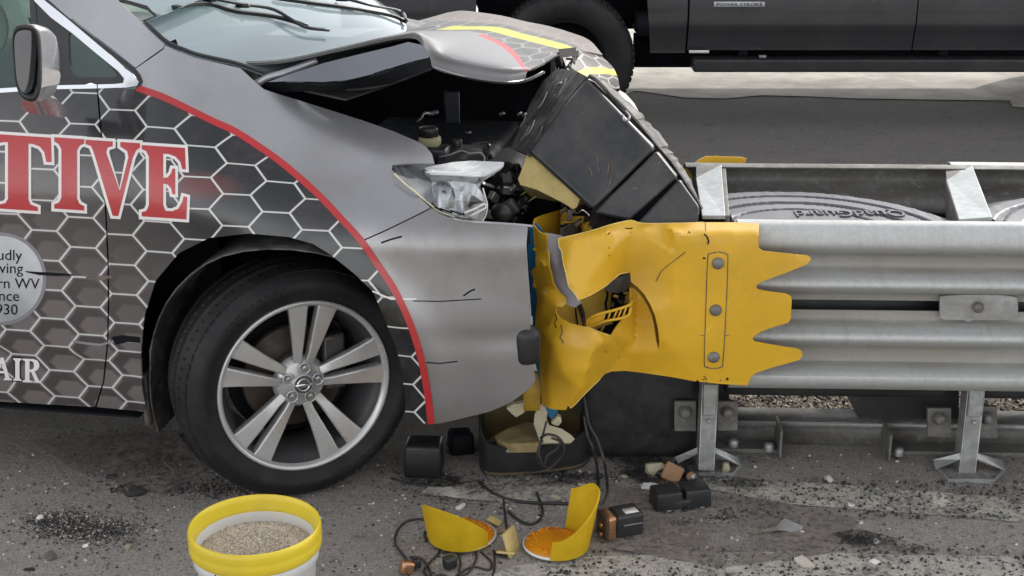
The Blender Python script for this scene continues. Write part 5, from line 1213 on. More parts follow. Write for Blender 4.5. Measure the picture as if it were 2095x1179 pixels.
sheet('louvre_shadow', [(1236, 640), (1288, 626), (1286, 646), (1236, 660)], 3.83, M['dark'], NC, 20, .003)
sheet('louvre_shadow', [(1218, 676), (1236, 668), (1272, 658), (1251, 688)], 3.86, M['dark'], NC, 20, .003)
bar((1236, 668, 3.85), (1228, 680, 3.85), .003)
# grey strip in the torn gap
sheet('reflective_strip', [(1114, 476), (1150, 482), (1158, 537), (1170, 584), (1190, 620), (1176, 630), (1150, 618), (1128, 590), (1120, 545), (1116, 500)], rbf([(1114, 476, 3.835), (1150, 482, 3.835), (1158, 537, 3.82), (1190, 620, 3.80), (1150, 618, 3.80), (1120, 545, 3.825), (1136, 540, 3.81)], 'tps'), M['greystrip'], NC, 10, .003)
# blue sheet behind the left edge
sheet('blue_backing', [(1096, 456), (1085, 462), (1079, 474), (1078, 488), (1080, 520), (1083, 560), (1087, 610), (1090, 660), (1086, 690), (1085, 706), (1090, 725), (1098, 755), (1108, 800), (1120, 800), (1115, 700), (1110, 600), (1108, 470)],
      rbf([(1079, 480, 3.92), (1083, 560, 3.92), (1090, 660, 3.92), (1085, 706, 3.90), (1100, 760, 3.92), (1110, 480, 3.90), (1112, 600, 3.88), (1118, 790, 3.88)], 'tps'), M['blue'], NC, 12, .004)
sheet('blue_backing', [(1112, 828), (1142, 836), (1140, 845), (1128, 858), (1122, 848)], 3.84, M['blue'], NC, 10, .003)
# curled back of the shell at the upper left
cu = spline([at(*c) for c in ((1093, 459, 3.90), (1096, 448, 3.96), (1110, 441, 4.03), (1130, 435, 4.09), (1147, 429, 4.14))], 5)
v = []; 
for i, p in enumerate(cu):
    for k in range(6): v.append(p + Vector((.003 * k, .002 * k, -.034 * k)))
f = [(6 * i + k, 6 * i + k + 1, 6 * i + 7 + k, 6 * i + 6 + k) for i in range(len(cu) - 1) for k in range(5)]
mk('curled_shell', v, f, M['yellow'], NC, solid=.004)
cu = spline([at(*c) for c in ((1147, 429, 4.12), (1160, 436, 4.10), (1178, 448, 4.06), (1200, 462, 3.98), (1214, 474, 3.90))], 5)
v = []; 
for i, p in enumerate(cu):
    for k in range(5): v.append(p + Vector((.006 * math.sin(i * 1.7 + k), .006 * math.cos(i * 2.1 + k), -.04 * k)))
f = [(5 * i + k, 5 * i + k + 1, 5 * i + 6 + k, 5 * i + 5 + k) for i in range(len(cu) - 1) for k in range(4)]
mk('curled_shell', v, f, M['yellow_in'], NC, solid=.004)
random.seed(5)
for k in range(12):
    m = MB(); m.box(at(U(1150, 1200), U(418, 462), U(3.98, 4.06)), (U(.012, .04), .005, U(.01, .03)), Matrix.Rotation(U(0, 3), 3, Vector((rnd(), rnd(), rnd() + .1)).normalized()))
    m.make('crushed_scrap', [M['yellow_in'], M['foam_brown'], M['steel'], M['dark']][k % 4], NC, smooth=False)
m = MB(); m.tube(spline([at(*c) for c in ((1182, 436, 3.99), (1192, 430, 3.98), (1200, 435, 3.98), (1206, 441, 3.97))], 3), .003, 5); m.make('spring_clip', M['chrome'], NC)
# yellow ear of the far panel
sheet('far_nose_panel', [(1392, 348), (1412, 342), (1432, 326), (1446, 320), (1520, 322), (1528, 326), (1522, 340), (1470, 341), (1440, 338), (1424, 352), (1420, 395), (1395, 400)], rbf([(1392, 348, 4.56), (1446, 320, 4.62), (1528, 326, 4.64), (1522, 340, 4.64), (1424, 352, 4.60), (1400, 395, 4.55)], 'tps'), M['yellow'], NC, 10, .004)
# =================================================================== LOOSE THINGS
# black moulded nose box thrown up on end
def frame3(p0, p1, p2):
    x = (p1 - p0).normalized(); y = (p2 - p0); y = (y - x * y.dot(x)).normalized(); z = x.cross(y); return x, y, z
A = at(1203, 161, 4.30); B = at(1431, 430, 3.97); C = at(1081, 308, 4.17)
BXR = root('nose_box', 'big black plastic box with scraped side, tipped up against the hood', 'plastic box', tuple(at(1300, 450, 4.1)))
# face corners (photo) of the three moulded segments, front faces; each is pushed back to give the body
def seg(front, back, name, bev=.016, mat='black_scuff'):
    Fp = [at(*p) for p in front]; Bp = [at(*p) for p in back]; n_ = len(Fp)
    f = [tuple(range(n_)), tuple(range(n_, 2 * n_))[::-1]] + [(i, i + n_, (i + 1) % n_ + n_, (i + 1) % n_) for i in range(n_)]
    o = mk(name, Fp + Bp, f, M[mat], BXR); bm = bmesh.new(); bm.from_mesh(o.data); bmesh.ops.recalc_face_normals(bm, faces=bm.faces); bm.to_mesh(o.data); bm.free()
    for p in o.data.polygons: p.use_smooth = True
    b = o.modifiers.new('b', 'BEVEL'); b.width = bev; b.segments = 4; b.limit_method = 'ANGLE'; b.angle_limit = R(25)
    w_ = o.modifiers.new('w', 'WEIGHTED_NORMAL'); return o
seg([(1200, 158, 4.16), (1341, 304, 3.99), (1212, 432, 3.93), (1079, 310, 4.07)], [(1232, 172, 4.55), (1364, 300, 4.45), (1225, 420, 4.4), (1052, 300, 4.5)], 'box_body', .016)
seg([(1342, 308, 3.99), (1386, 363, 3.955), (1288, 452, 3.915), (1214, 436, 3.925)], [(1366, 304, 4.42), (1408, 356, 4.38), (1290, 445, 4.3), (1226, 424, 4.35)], 'box_segment', .010)
seg([(1389, 366, 3.955), (1431, 424, 3.93), (1426, 470, 3.91), (1290, 470, 3.905)], [(1412, 362, 4.36), (1432, 420, 4.3), (1428, 462, 4.3), (1292, 462, 4.3)], 'box_end', .010)
seg([(1344, 318, 4.01), (1400, 384, 3.98), (1300, 468, 3.95), (1222, 436, 3.95)], [(1366, 318, 4.3), (1400, 380, 4.3), (1300, 460, 4.3), (1230, 430, 4.3)], 'box_core', .004, 'dark')
# the scraped end face, ragged
ends = [(1134, 146), (1150, 141), (1178, 145), (1199, 156), (1160, 205), (1120, 260), (1088, 306), (1078, 316), (1046, 304), (1052, 286), (1062, 262), (1075, 238), (1085, 210), (1100, 185), (1112, 165)]
sheet('scraped_face', ends, rbf([(1134, 146, 4.40), (1199, 156, 4.17), (1088, 306, 4.085), (1078, 316, 4.08), (1046, 304, 4.30), (1080, 240, 4.33), (1140, 235, 4.14)], 'tps'), M['black_rough'], BXR, 10, .012)
random.seed(9)
for k in range(26):
    t = rnd(); a = 1052 + t * 90 + U(-8, 30); b = 300 - t * 150 + U(-10, 12); m = MB()
    if not inside((a, b), ends): continue
    L = U(10, 40); m.tube(spline([at(a, b, 4.12 + .05 * t), at(a + L * .35, b - L * .5, 4.11 + .06 * t), at(a + L * .62 + U(-3, 3), b - L, 4.11 + .07 * t)], 3), U(.001, .0028), 4)
    m.make('plastic_shaving', M['greystrip'] if k % 4 == 0 else M['black_rough'], BXR)
# frayed long edge on the right
pts = [(1203, 156), (1222, 168), (1250, 198), (1280, 226), (1312, 262), (1340, 296), (1372, 332), (1396, 368), (1420, 404), (1433, 428)]
m = MB(); m.tube(spline([at(a + 2, b, 4.18 - .02 * i) for i, (a, b) in enumerate(pts)], 4), .006, 7); m.make('frayed_edge', M['black_rough'], BXR)
v = []; pe = dense(pts, 9, False)
for i, (a, b) in enumerate(pe):
    t = i / len(pe); v += [at(a, b, 4.17 - .2 * t), at(a + U(8, 22) * math.sin(min(1, t * 1.15) * math.pi) + 3, b - U(2, 9), 4.30 - .1 * t)]
f = [(2 * i, 2 * i + 1, 2 * i + 3, 2 * i + 2) for i in range(len(pe) - 1)]
mk('torn_flange', v, f, M['black_rough'], BXR, smooth=False, solid=.004)
m = MB(); m.tube(spline([at(1275, 236, 4.06), at(1276, 246, 4.03), at(1284, 247, 4.02), at(1288, 238, 4.04), at(1280, 228, 4.1)], 3), .0035, 6); m.make('torn_tab', M['greystrip'], BXR)
for a, b in ((1142, 174), (1060, 236), (1070, 238)):
    m = MB(); m.tube([at(a, b, 4.16), at(a + 6, b - 5, 4.12)], .004, 6); m.make('screw', M['steel'], BXR)
# scuffs on the big face
random.seed(14)
fY = rbf([(1200, 158, 4.155), (1341, 304, 3.985), (1212, 432, 3.925), (1079, 310, 4.065)], 'tps')
for k in range(7):
    a, b = (U(1195, 1285), U(300, 360)) if k < 3 else (U(1240, 1280), U(325, 370)); L = U(6, 26); dx = U(-.4, .4)
    m = MB(); m.tube([at(a, b, fY(a, b) - .0002), at(a + dx * L * .5 + 2, b + L * .5, fY(a, b + L * .5) - .0012), at(a + dx * L, b + L, fY(a + dx * L, b + L) - .0010)], .0007, 4); m.make('scuff', M['greystrip'] if k % 3 else M['tan'], BXR)
tag(sheet('foam_block', [(1080, 311), (1092, 316), (1186, 408), (1180, 424), (1172, 428), (1150, 414), (1098, 388), (1064, 378), (1060, 366), (1072, 336)], rbf([(1080, 311, 4.10), (1186, 408, 3.99), (1172, 428, 3.99), (1060, 366, 4.06)], 'tps'), M['foam'], None, 10, .16, bev=.003), 'yellow foam block wedged under the tipped black box', 'foam block')
# torn black tub under the nose
TB = root('torn_tub', 'torn black plastic tub holding foam scraps under the yellow nose', 'plastic tub', tuple(gnd(1095, 975)))
def tubwall(pts, zt, zb, name, mat, solid=.006):
    v = []; n2 = 6
    for (a, b), z1, z0 in zip(pts, zt, zb):
        p = gnd(a, b, 0)
        for k in range(n2 + 1): v.append(Vector((p.x * (1 + 0), p.y, z0 + (z1 - z0) * k / n2)))
    f = [(i * (n2 + 1) + k, i * (n2 + 1) + k + 1, (i + 1) * (n2 + 1) + k + 1, (i + 1) * (n2 + 1) + k) for i in range(len(pts) - 1) for k in range(n2)]
    return mk(name, v, f, M[mat], TB, solid=solid)
tp = smooth2([(992, 905), (984, 940), (988, 962), (1005, 972), (1060, 972), (1120, 966), (1175, 958), (1200, 945), (1206, 920), (1196, 890)], 4)
n_ = len(tp); tubwall(tp, [.165 - .075 * math.sin(math.pi * min(1, max(0, (i / (n_ - 1) - .08) / .84))) for i in range(n_)], [0] * n_, 'tub_wall', 'black_pl')
tpb = smooth2([(992, 905), (1010, 890), (1060, 880), (1130, 878), (1196, 890)], 4)
tubwall(tpb, [.17] * len(tpb), [0] * len(tpb), 'tub_back', 'olive')
mk('tub_base', [gnd(a, b, .012) for a, b in tp], [tuple(range(len(tp)))], M['foam_brown'], TB)
v, f = lathe([(.001, .006), (.005, .005), (.006, 0)], 12, Matrix.Rotation(R(90), 3, 'X'), at(1039, 923, 3.90)); mk('tub_rivet', v, f, M['steel'], TB)
def chunk(px, py, Y, size, seed, mat, name='foam_piece', label=None, cat='foam scrap', z=None, parent=None, M3=None, group=None):
    rs = random.Random(seed); bm = bmesh.new(); bmesh.ops.create_icosphere(bm, subdivisions=2, radius=.5)
    for v_ in bm.verts:
        k = 1 + rs.uniform(-.18, .18); c = v_.co; 
        v_.co = Vector([max(-.36, min(.36, q)) for q in c]) * k * 1.35
    me = bpy.data.meshes.new(name); bm.to_mesh(me); bm.free(); me.materials.append(mat); o = bpy.data.objects.new(name, me); COL.objects.link(o)
    p = at(px, py, Y) if Y else gnd(px, py, size[2] * .4); o.location = p; o.scale = size
    o.rotation_euler = (rs.uniform(-.25, .25), rs.uniform(-.25, .25), rs.uniform(0, 6.3)) if M3 is None else M3.to_euler()
    if label: tag(o, label, cat, group)
    if parent: setpar(o, parent)
    return o
def fsheet(name, poly, depth, mat, label, cat='foam scrap', th=.015, step=9):
    o = sheet(name, poly, depth, mat, None, step, th, smooth=True)
    if label: tag(o, label, cat)
    return o
fsheet('foam_scrap', [(1104, 828), (1112, 826), (1120, 842), (1118, 858), (1124, 870), (1150, 878), (1168, 890), (1176, 898), (1168, 906), (1106, 906), (1100, 890), (1092, 868), (1094, 848)], rbf([(1104, 828, 4.02), (1124, 870, 3.98), (1176, 898, 3.96), (1104, 906, 3.94), (1092, 868, 3.99)], 'lin'), M['foam_pale'], 'large pale foam scrap standing inside the torn black tub')
fsheet('foam_scrap', [(1036, 836), (1050, 828), (1072, 824), (1076, 840), (1070, 846), (1056, 854), (1046, 846)], 4.05, M['foam_pale'], 'small pale foam scrap caught below the van bumper', th=.02)
fsheet('foam_scrap', [(1128, 866), (1138, 856), (1142, 852), (1148, 856), (1149, 864), (1142, 872), (1134, 870)], 3.95, M['foam_pale'], 'tiny pale foam scrap beside the blue tip of the nose panel', th=.02, step=6)
fsheet('foam_slab', [(1012, 892), (1040, 876), (1076, 864), (1092, 866), (1096, 880), (1104, 906), (1040, 908), (1020, 900)], rbf([(1012, 892, 4.0), (1076, 864, 4.12), (1104, 906, 3.94), (1040, 908, 3.93), (1060, 885, 4.0)], 'lin'), gm('grubby_foam', (.34, .26, .12), .9, 0, .4, 16, .8, 50), 'brownish yellow foam slab lying in the torn tub', th=.03)
# dark cushion body that slumped behind the nose
rbox('slumped_cartridge', (0, 0, 0), (1, 1, 1), M['black_pl'], None)  # placed just below
sc_ = bpy.data.objects['slumped_cartridge']; c = (gnd(1205, 915) + gnd(1415, 905)) / 2; sc_.location = (c.x - .01, 4.20, .175); sc_.scale = (.36, .30, .35); sc_.modifiers[0].width = .10; sc_.modifiers[0].segments = 5
tag(sc_, 'slumped dark cushion cartridge on the ground behind the nose panel', 'cartridge')
o = rbox('battery_case', gnd(866, 984) + Vector((0, .06, .052)), (.115, .10, .104), M['black_pl'], None, Matrix.Rotation(R(-3), 3, 'Z'), .010, .94); tag(o, 'small black square case beside the van tyre', 'case')
o = rbox('strap_block', gnd(940, 958) + Vector((0, .12, .035)), (.08, .08, .07), M['dark'], None, Matrix.Rotation(R(12), 3, 'Z'), .012, .9); tag(o, 'dark lump between the square case and the torn tub', 'debris')
# cables
def cable(name, pts, r, label, mat='cable', n=6):
    P = [gnd(p[0], p[1], r) if len(p) == 2 else at(*p) for p in pts]
    for p in P: p.z = max(p.z, r)
    S = spline(P, n)
    for p in S: p.z = max(p.z, r)
    v, f = tube(S, r, 7); o = mk(name, v, f, M[mat]); tag(o, label, 'cable'); return o
cable('cable', [(1118, 862, 3.88), (1112, 885, 3.87), (1106, 905, 3.865), (1100, 925, 3.86), (1102, 945, 3.86), (1120, 958, 3.87), (1138, 965, 3.87), (1150, 985)], .0035, 'thin black cable hanging from the yellow nose in front of the tub')
cable('cable', [(1106, 896, 3.865), (1120, 889, 3.85), (1140, 894, 3.85), (1152, 908, 3.85), (1154, 925, 3.85), (1142, 943, 3.855), (1118, 962, 3.86), (1085, 968, 3.87), (1072, 972, 3.88)], .004, 'black cable loop in front of the torn tub, upper one')
cable('cable', [(1110, 900, 3.86), (1102, 925, 3.85), (1112, 950, 3.85), (1122, 930, 3.85), (1136, 922, 3.85), (1146, 905, 3.85), (1128, 896, 3.85)], .0035, 'narrow black cable loop in front of the torn tub, lower one')
cable('cable', [(1190, 790, 3.90), (1198, 830, 3.90), (1206, 870, 3.89), (1222, 900, 3.88), (1236, 945, 3.85), (1242, 985), (1242, 1010), (1234, 1030)], .0045, 'black cable hanging from under the nose panel, right one')
cable('cable', [(1195, 850, 3.91), (1202, 890, 3.89), (1214, 920, 3.87), (1222, 960), (1224, 1000), (1222, 1024), (1236, 1034)], .0045, 'black cable hanging from under the nose panel, left one')
cable('cable', [(980, 985), (990, 996), (1010, 1010), (1040, 1022), (1080, 1028), (1140, 1030), (1200, 1032), (1226, 1034)], .0050, 'thick black cable lying across the road before the tub')
cable('cable', [(800, 978), (840, 990), (900, 996), (950, 988), (975, 985), (990, 990)], .0035, 'thin cable on the road beside the small square case')
cable('cable', [(1108, 990), (1140, 985), (1152, 970), (1146, 962)], .003, 'short thin cable end lying by the tub')
cable('cable', [(1098, 1008), (1106, 1030), (1110, 1050), (1100, 1068), (1078, 1072), (1055, 1060), (1040, 1046)], .004, 'curled black cable above the amber lamp disc')
cable('cable', [(882, 1068), (860, 1062), (830, 1068), (812, 1088), (808, 1112), (820, 1130), (832, 1144)], .0034, 'black wire arching to the left of the yellow shells')
cable('cable', [(838, 1140), (860, 1142), (876, 1160), (882, 1179), (874, 1190), (850, 1192), (836, 1178)], .0034, 'black wire looping round the copper connector')
cable('cable', [(870, 1108), (878, 1100), (894, 1108), (898, 1130), (880, 1150), (868, 1168), (880, 1182), (905, 1176), (925, 1190)], .0034, 'tangled black wire before the left yellow shell, left coil')
cable('cable', [(905, 1132), (930, 1128), (942, 1150), (940, 1176), (960, 1170), (975, 1140), (968, 1122), (950, 1126), (940, 1140)], .0034, 'tangled black wire before the left yellow shell, middle coil')
cable('cable', [(985, 1130), (1005, 1150), (1000, 1166), (970, 1160), (945, 1170), (930, 1186), (960, 1196), (1000, 1190), (1012, 1160), (1010, 1126)], .003, 'tangled black wire before the left yellow shell, right coil')
cable('cable', [(876, 1085), (868, 1092), (872, 1104), (886, 1102)], .003, 'short black wire loop at the left shell edge')
cable('cable', [(1030, 1020), (1034, 1060), (1038, 1090), (1036, 1110), (1050, 1130), (1030, 1140), (1010, 1130)], .003, 'thin wire running down between the two yellow shells')
# lamp shells
def shell(c, rad, a0, a1, hf, base_amber, label, lean=0):
    rt = root('lamp_shell', label, 'lamp housing', tuple(c)); v = []; n_ = 28; nh = 8
    for i in range(n_ + 1):
        t = i / n_; a = a0 + (a1 - a0) * t; H = hf(t)
        for k in range(nh + 1):
            z = .012 + H * k / nh; rr = rad * (1 + .10 * (z / .15)); v.append(c + Vector((rr * math.cos(a) + lean * z, rr * math.sin(a), z)))
    f = [(i * (nh + 1) + k, i * (nh + 1) + k + 1, (i + 1) * (nh + 1) + k + 1, (i + 1) * (nh + 1) + k) for i in range(n_) for k in range(nh)]
    mk('shell_wall', v, f, M['shell'], rt, solid=.004)
    v, f = lathe([(.001, .004), (rad * .8, .004), (rad * 1.02, .010), (rad * 1.05, .016), (rad * 1.0, .018)], 48, None, c); mk('base_rim', v, f, M['white'], rt)
    v, f = lathe([(.001, .030), (rad * .5, .029), (rad * .85, .024), (rad * .97, .016)], 40, None, c); mk('amber_lens', v, f, M['amber'], rt)
    m = MB(); rs = random.Random(4)
    for k in range(110):
        a = rs.uniform(0, 6.28); q = rad * .88 * math.sqrt(rs.random()); m.box(c + Vector((q * math.cos(a), q * math.sin(a), .0275)), (.009, .006, .003), Matrix.Rotation(a, 3, 'Z') @ Matrix.Rotation(rs.uniform(-.25, .25), 3, 'X'), .5)
    o = m.make('lens_prisms', M['amber'], rt, smooth=False); o['kind'] = 'stuff'
    return rt
c1 = gnd(946, 1103, 0); c2 = gnd(1136, 1122, 0)
shell(c1, .090, R(188), R(322), lambda t: .10 + .145 * t - .205 * t * t, False, 'broken yellow lamp shell standing left, its high wall facing the camera', -.10)
shell(c2, .086, R(258), R(432), lambda t: .055 + .105 * sstep(.0, .66, t) - .035 * sstep(.75, 1, t), True, 'broken yellow lamp shell lying right, amber lens showing', .12)
tag(rbox('lamp_fragment', gnd(1046, 1110, .03), (.012, .06, .075), M['foam'], None, Matrix.Rotation(R(-25), 3, 'Z') @ Matrix.Rotation(R(-15), 3, 'Y'), .003), 'upright tan fragment between the two yellow shells', 'fragment')
for k, (px, py, sx, sy, lab) in enumerate(((1036, 1130, .05, .035, 'flat tan fragment lying in front between the yellow shells'), (1012, 1066, .03, .04, 'tan flake behind the left yellow shell'), (1030, 1086, .035, .012, 'thin orange sliver pointing up between the shells'))):
    o = rbox('lamp_fragment', gnd(px, py, .012), (sx, sy, .006), M['foam'] if k < 2 else M['tan'], None, Matrix.Rotation(U(0, 3), 3, 'Z') @ Matrix.Rotation(R(20), 3, 'X'), .002); tag(o, lab, 'fragment')
# lantern battery
bc = gnd(1268, 1100, 0) + Vector((0, .02, .038)); MbR = Matrix.Rotation(R(20), 3, 'Z')
BT = root('lantern_battery', 'rectangular copper-topped battery lying on its side by the lamp shell', 'battery', (bc.x, bc.y, 0))
rbox('battery_body', bc + MbR @ Vector((.018, 0, 0)), (.082, .072, .072), gm('black_battery_label', (.03, .03, .032), .35, 0, .2), BT, MbR, .010, 1, 4)
rbox('copper_band', bc + MbR @ Vector((-.036, 0, 0)), (.028, .0725, .0725), M['brass'], BT, MbR, .010, 1, 4)
rbox('battery_end', bc + MbR @ Vector((-.052, 0, 0)), (.008, .070, .070), gm('dark_end', (.07, .045, .035), .5), BT, MbR, .008, 1, 3)
m = MB()
for s in (-1, 1):
    m.box(bc + MbR @ Vector((-.060, -.010, .014 * s - .008)), (.010, .014, .014), MbR)
m.make('battery_terminal', M['brass'], BT, bev=.004)
m = MB(); m.box(bc + MbR @ Vector((.026, -.012, .0366)), (.040, .030, .0006), MbR); m.make('price_sticker', M['white'], BT, bev=0)
m = MB(); m.box(bc + MbR @ Vector((.025, -.0365, .006)), (.055, .0006, .004), MbR); m.make('label_stripe', M['greystrip'], BT)
# black twin-cell holder
hc = gnd(1392, 1045, 0) + Vector((0, .03, .03)); Mh = Matrix.Rotation(R(13), 3, 'Z')
HB = root('battery_holder', 'black two-lobed battery holder lying on the road right of centre', 'battery holder', (hc.x, hc.y, 0))
rbox('holder_half', hc + Mh @ Vector((-.042, 0, 0)), (.082, .075, .060), M['black_pl'], HB, Mh, .0055, .94, 3)
rbox('holder_half', hc + Mh @ Vector((.046, 0, .002)), (.080, .072, .056), M['black_pl'], HB, Mh, .0055, .94, 3)
rbox('holder_bridge', hc + Mh @ Vector((.0, -.002, -.012)), (.05, .070, .034), M['black_pl'], HB, Mh, .004)
for s in (-.045, .055): rbox('holder_clip', hc + Mh @ Vector((s, -.040, -.022)), (.014, .004, .006), M['steel'], HB, Mh, .001)
v, f = lathe([(.001, .002), (.008, .002), (.008, -.004)], 14, Mh @ Matrix.Rotation(R(90), 3, 'X'), hc + Mh @ Vector((.004, -.039, -.020))); mk('holder_hole', v, f, M['dark'], HB)
def cell(px, py, ang, label):
    c = gnd(px, py, 0) + Vector((0, .01, .015)); Mx = Matrix.Rotation(ang, 3, 'Z') @ Matrix.Rotation(R(90), 3, 'Y')
    rt = root('battery_cell', label, 'battery', (c.x, c.y, 0))
    v, f = lathe([(.001, -.028), (.0145, -.028), (.0155, -.026), (.0155, .012)], 20, Mx, c); mk('cell_body', v, f, M['black_pl'], rt)
    v, f = lathe([(.0156, .012), (.0156, .024), (.0145, .026)], 20, Mx, c); mk('cell_band', v, f, M['tan'], rt)
    v, f = lathe([(.0145, .026), (.006, .0265), (.005, .030), (.001, .030)], 20, Mx, c); mk('cell_contact', v, f, M['steel'], rt)
cell(1352, 980, R(-35), 'dark round battery cell lying before the tan foam pieces'); cell(1408, 984, R(-62), 'dark round battery cell half under the leg foot')
tag(chunk(1340, 962, None, (.055, .03, .05), 3, M['foam_pale']), 'pale yellow foam lump behind the round battery cells', 'foam scrap')
o = rbox('foam_piece', gnd(1376, 968, .03), (.058, .014, .055), M['tan'], None, Matrix.Rotation(R(-10), 3, 'Z') @ Matrix.Rotation(R(25), 3, 'Y') @ Matrix.Rotation(R(-30), 3, 'X'), .010, 1, 3); tag(o, 'brown rounded foam tile leaning beside the barrier foot', 'foam scrap')
tag(chunk(1345, 998, None, (.10, .03, .012), 6, M['white']), 'long white flake lying on the black battery holder end', 'flake')
o = chunk(1485, 956, None, (.03, .022, .03), 7, M['foam_pale'], 'pebble'); tag(o, 'pale pebble inside the left barrier foot', 'pebble')
# bent metal shard
sh_ = [(1530, 1090), (1560, 1083), (1588, 1078), (1598, 1066), (1606, 1060), (1622, 1068), (1643, 1076), (1642, 1084), (1630, 1092), (1606, 1086), (1590, 1085), (1560, 1090), (1536, 1095)]
v, f = tri(sh_, 8); hh = rbf([(1530, 1090, .002), (1536, 1095, .002), (1590, 1079, .020), (1590, 1085, .016), (1606, 1060, .030), (1643, 1080, .010), (1630, 1092, .004), (1560, 1086, .008)], 'lin')
o = mk('metal_shard', [gnd(a, b, hh(a, b)) for a, b in v], f, M['steel'], solid=.002, face_cam=True); tag(o, 'bent grey metal shard lying alone on the road at right', 'metal shard')
# copper connector at the lower left of the wires
CN = root('connector', 'broken copper-coloured connector among the wires by the bucket', 'connector', tuple(gnd(832, 1165)))
rbox('connector_body', gnd(832, 1160, .018), (.034, .03, .034), M['brass'], CN, Matrix.Rotation(R(25), 3, 'Z') @ Matrix.Rotation(R(20), 3, 'Y'), .005)
rbox('connector_plug', gnd(852, 1152, .02), (.022, .02, .026), M['black_pl'], CN, Matrix.Rotation(R(25), 3, 'Z'), .004)
o = rbox('wire_clamp', gnd(920, 1150, .02), (.035, .03, .035), M['black_pl'], None, Matrix.Rotation(R(35), 3, 'Z'), .008); tag(o, 'black wire clamp in the tangle before the left shell', 'clamp')

# =================================================================== BUCKET
bk = gnd(521, 1266, 0); bk = Vector((at(521, 1076, 3.03).x, 3.03, 0))
BK = root('bucket', 'white plastic bucket with a yellow rim, filled with granules', 'bucket', tuple(bk))
r0 = .150
v, f = lathe([(.001, .004), (.120, .004), (.128, .012), (.139, .235), (.147, .240), (.1485, .262), (.1485, .300), (.144, .303), (.140, .285), (.1405, .250), (.139, .24), (.1375, .235), (.126, .02), (.001, .014)], 96, None, bk); mk('bucket_body', v, f, M['bucket'], BK)
v, f = lathe([(.1485, .272), (.1525, .268), (.1555, .272), (.1560, .292), (.1545, .296), (.1555, .300), (.1560, .314), (.1535, .3235), (.150, .3255), (.1470, .323), (.1440, .312), (.1425, .300), (.1400, .292), (.1385, .287), (.139, .284)], 96, None, bk); mk('yellow_rim', v, f, M['collar'], BK)
v, f = lathe([(.139, .287), (.1365, .262), (.135, .236)], 96, None, bk); mk('bucket_inner', v, f, M['bucket'], BK)
for s, a in ((1, R(-66)), (-1, R(-118))):
    p = bk + Vector((.150 * math.cos(a), .150 * math.sin(a), .248)); v, f = lathe([(.001, .008), (.006, .007), (.008, 0)], 12, Matrix.Rotation(a + R(90), 3, 'Z') @ Matrix.Rotation(R(90), 3, 'X'), p); mk('handle_boss', v, f, M['bucket'], BK)
a = R(-66); p0 = bk + Vector((.153 * math.cos(a), .153 * math.sin(a), .252)); m = MB(); m.tube(spline([p0, p0 + Vector((.02, -.01, -.012)), p0 + Vector((.05, .0, -.05)), p0 + Vector((.085, .02, -.12))], 4), .0018, 6); m.make('wire_handle', M['steel'], BK)
rbox('rim_clip', bk + Vector((.150 * math.cos(R(-119)), .150 * math.sin(R(-119)), .252)), (.012, .004, .022), M['black_pl'], BK, Matrix.Rotation(R(-30), 3, 'Z') @ Matrix.Rotation(R(35), 3, 'Y'), .001)
# granules: a slightly heaped bed plus loose grains
def grains(name, places, mats, label, cat, kind='stuff'):
    V_ = []; F_ = []; mi = []
    base = [(-.5, -.5, -.3), (.5, -.4, -.3), (.4, .5, -.3), (-.5, .4, -.3), (-.15, -.1, .5), (.25, .2, .42)]
    fb = [(0, 1, 4), (1, 5, 4), (1, 2, 5), (2, 3, 5), (3, 4, 5), (3, 0, 4)]
    for (p, s, a, q) in places:
        n0 = len(V_); ca, sa = math.cos(a), math.sin(a)
        for x, y, z in base: V_.append((p[0] + s * (x * ca - y * sa), p[1] + s * (x * sa + y * ca) * .85, p[2] + s * z * q))
        k = random.randrange(len(mats))
        for t in fb: F_.append(tuple(i + n0 for i in t)); mi.append(k)
    me = bpy.data.meshes.new(name); me.from_pydata(V_, [], F_)
    for m_ in mats: me.materials.append(m_)
    me.polygons.foreach_set('material_index', mi); me.update()
    o = bpy.data.objects.new(name, me); COL.objects.link(o); o['kind'] = kind
    o['label'] = label; o['category'] = cat; return o
v, f = lathe([(.001, .2755), (.05, .2745), (.09, .2705), (.12, .2630), (.1375, .257)], 64, None, bk); o = mk('granule_bed', v, f, M['granule'], BK)
random.seed(33)
def hz(r): return .278 - .020 * (r / .137) ** 2.2
pl = []
for k in range(6500):
    a = U(0, 6.283); r = .134 * math.sqrt(rnd()); pl.append(((bk.x + r * math.cos(a), bk.y + r * math.sin(a), hz(r) + .0005), U(.0022, .0048), U(0, 6), U(.6, 1.2)))
g1 = gm('granule_light', (.74, .66, .56), .9, 0, .2, 90, .2); g2 = gm('granule_mid', (.56, .48, .39), .9, 0, .2, 90, .2); g3 = gm('granule_dark', (.34, .29, .24), .9, 0, .2, 90, .2)
grains('absorbent_granules', pl, [g1, g1, g2, g2, g3], 'beige absorbent granules heaped inside the white bucket', 'granules')

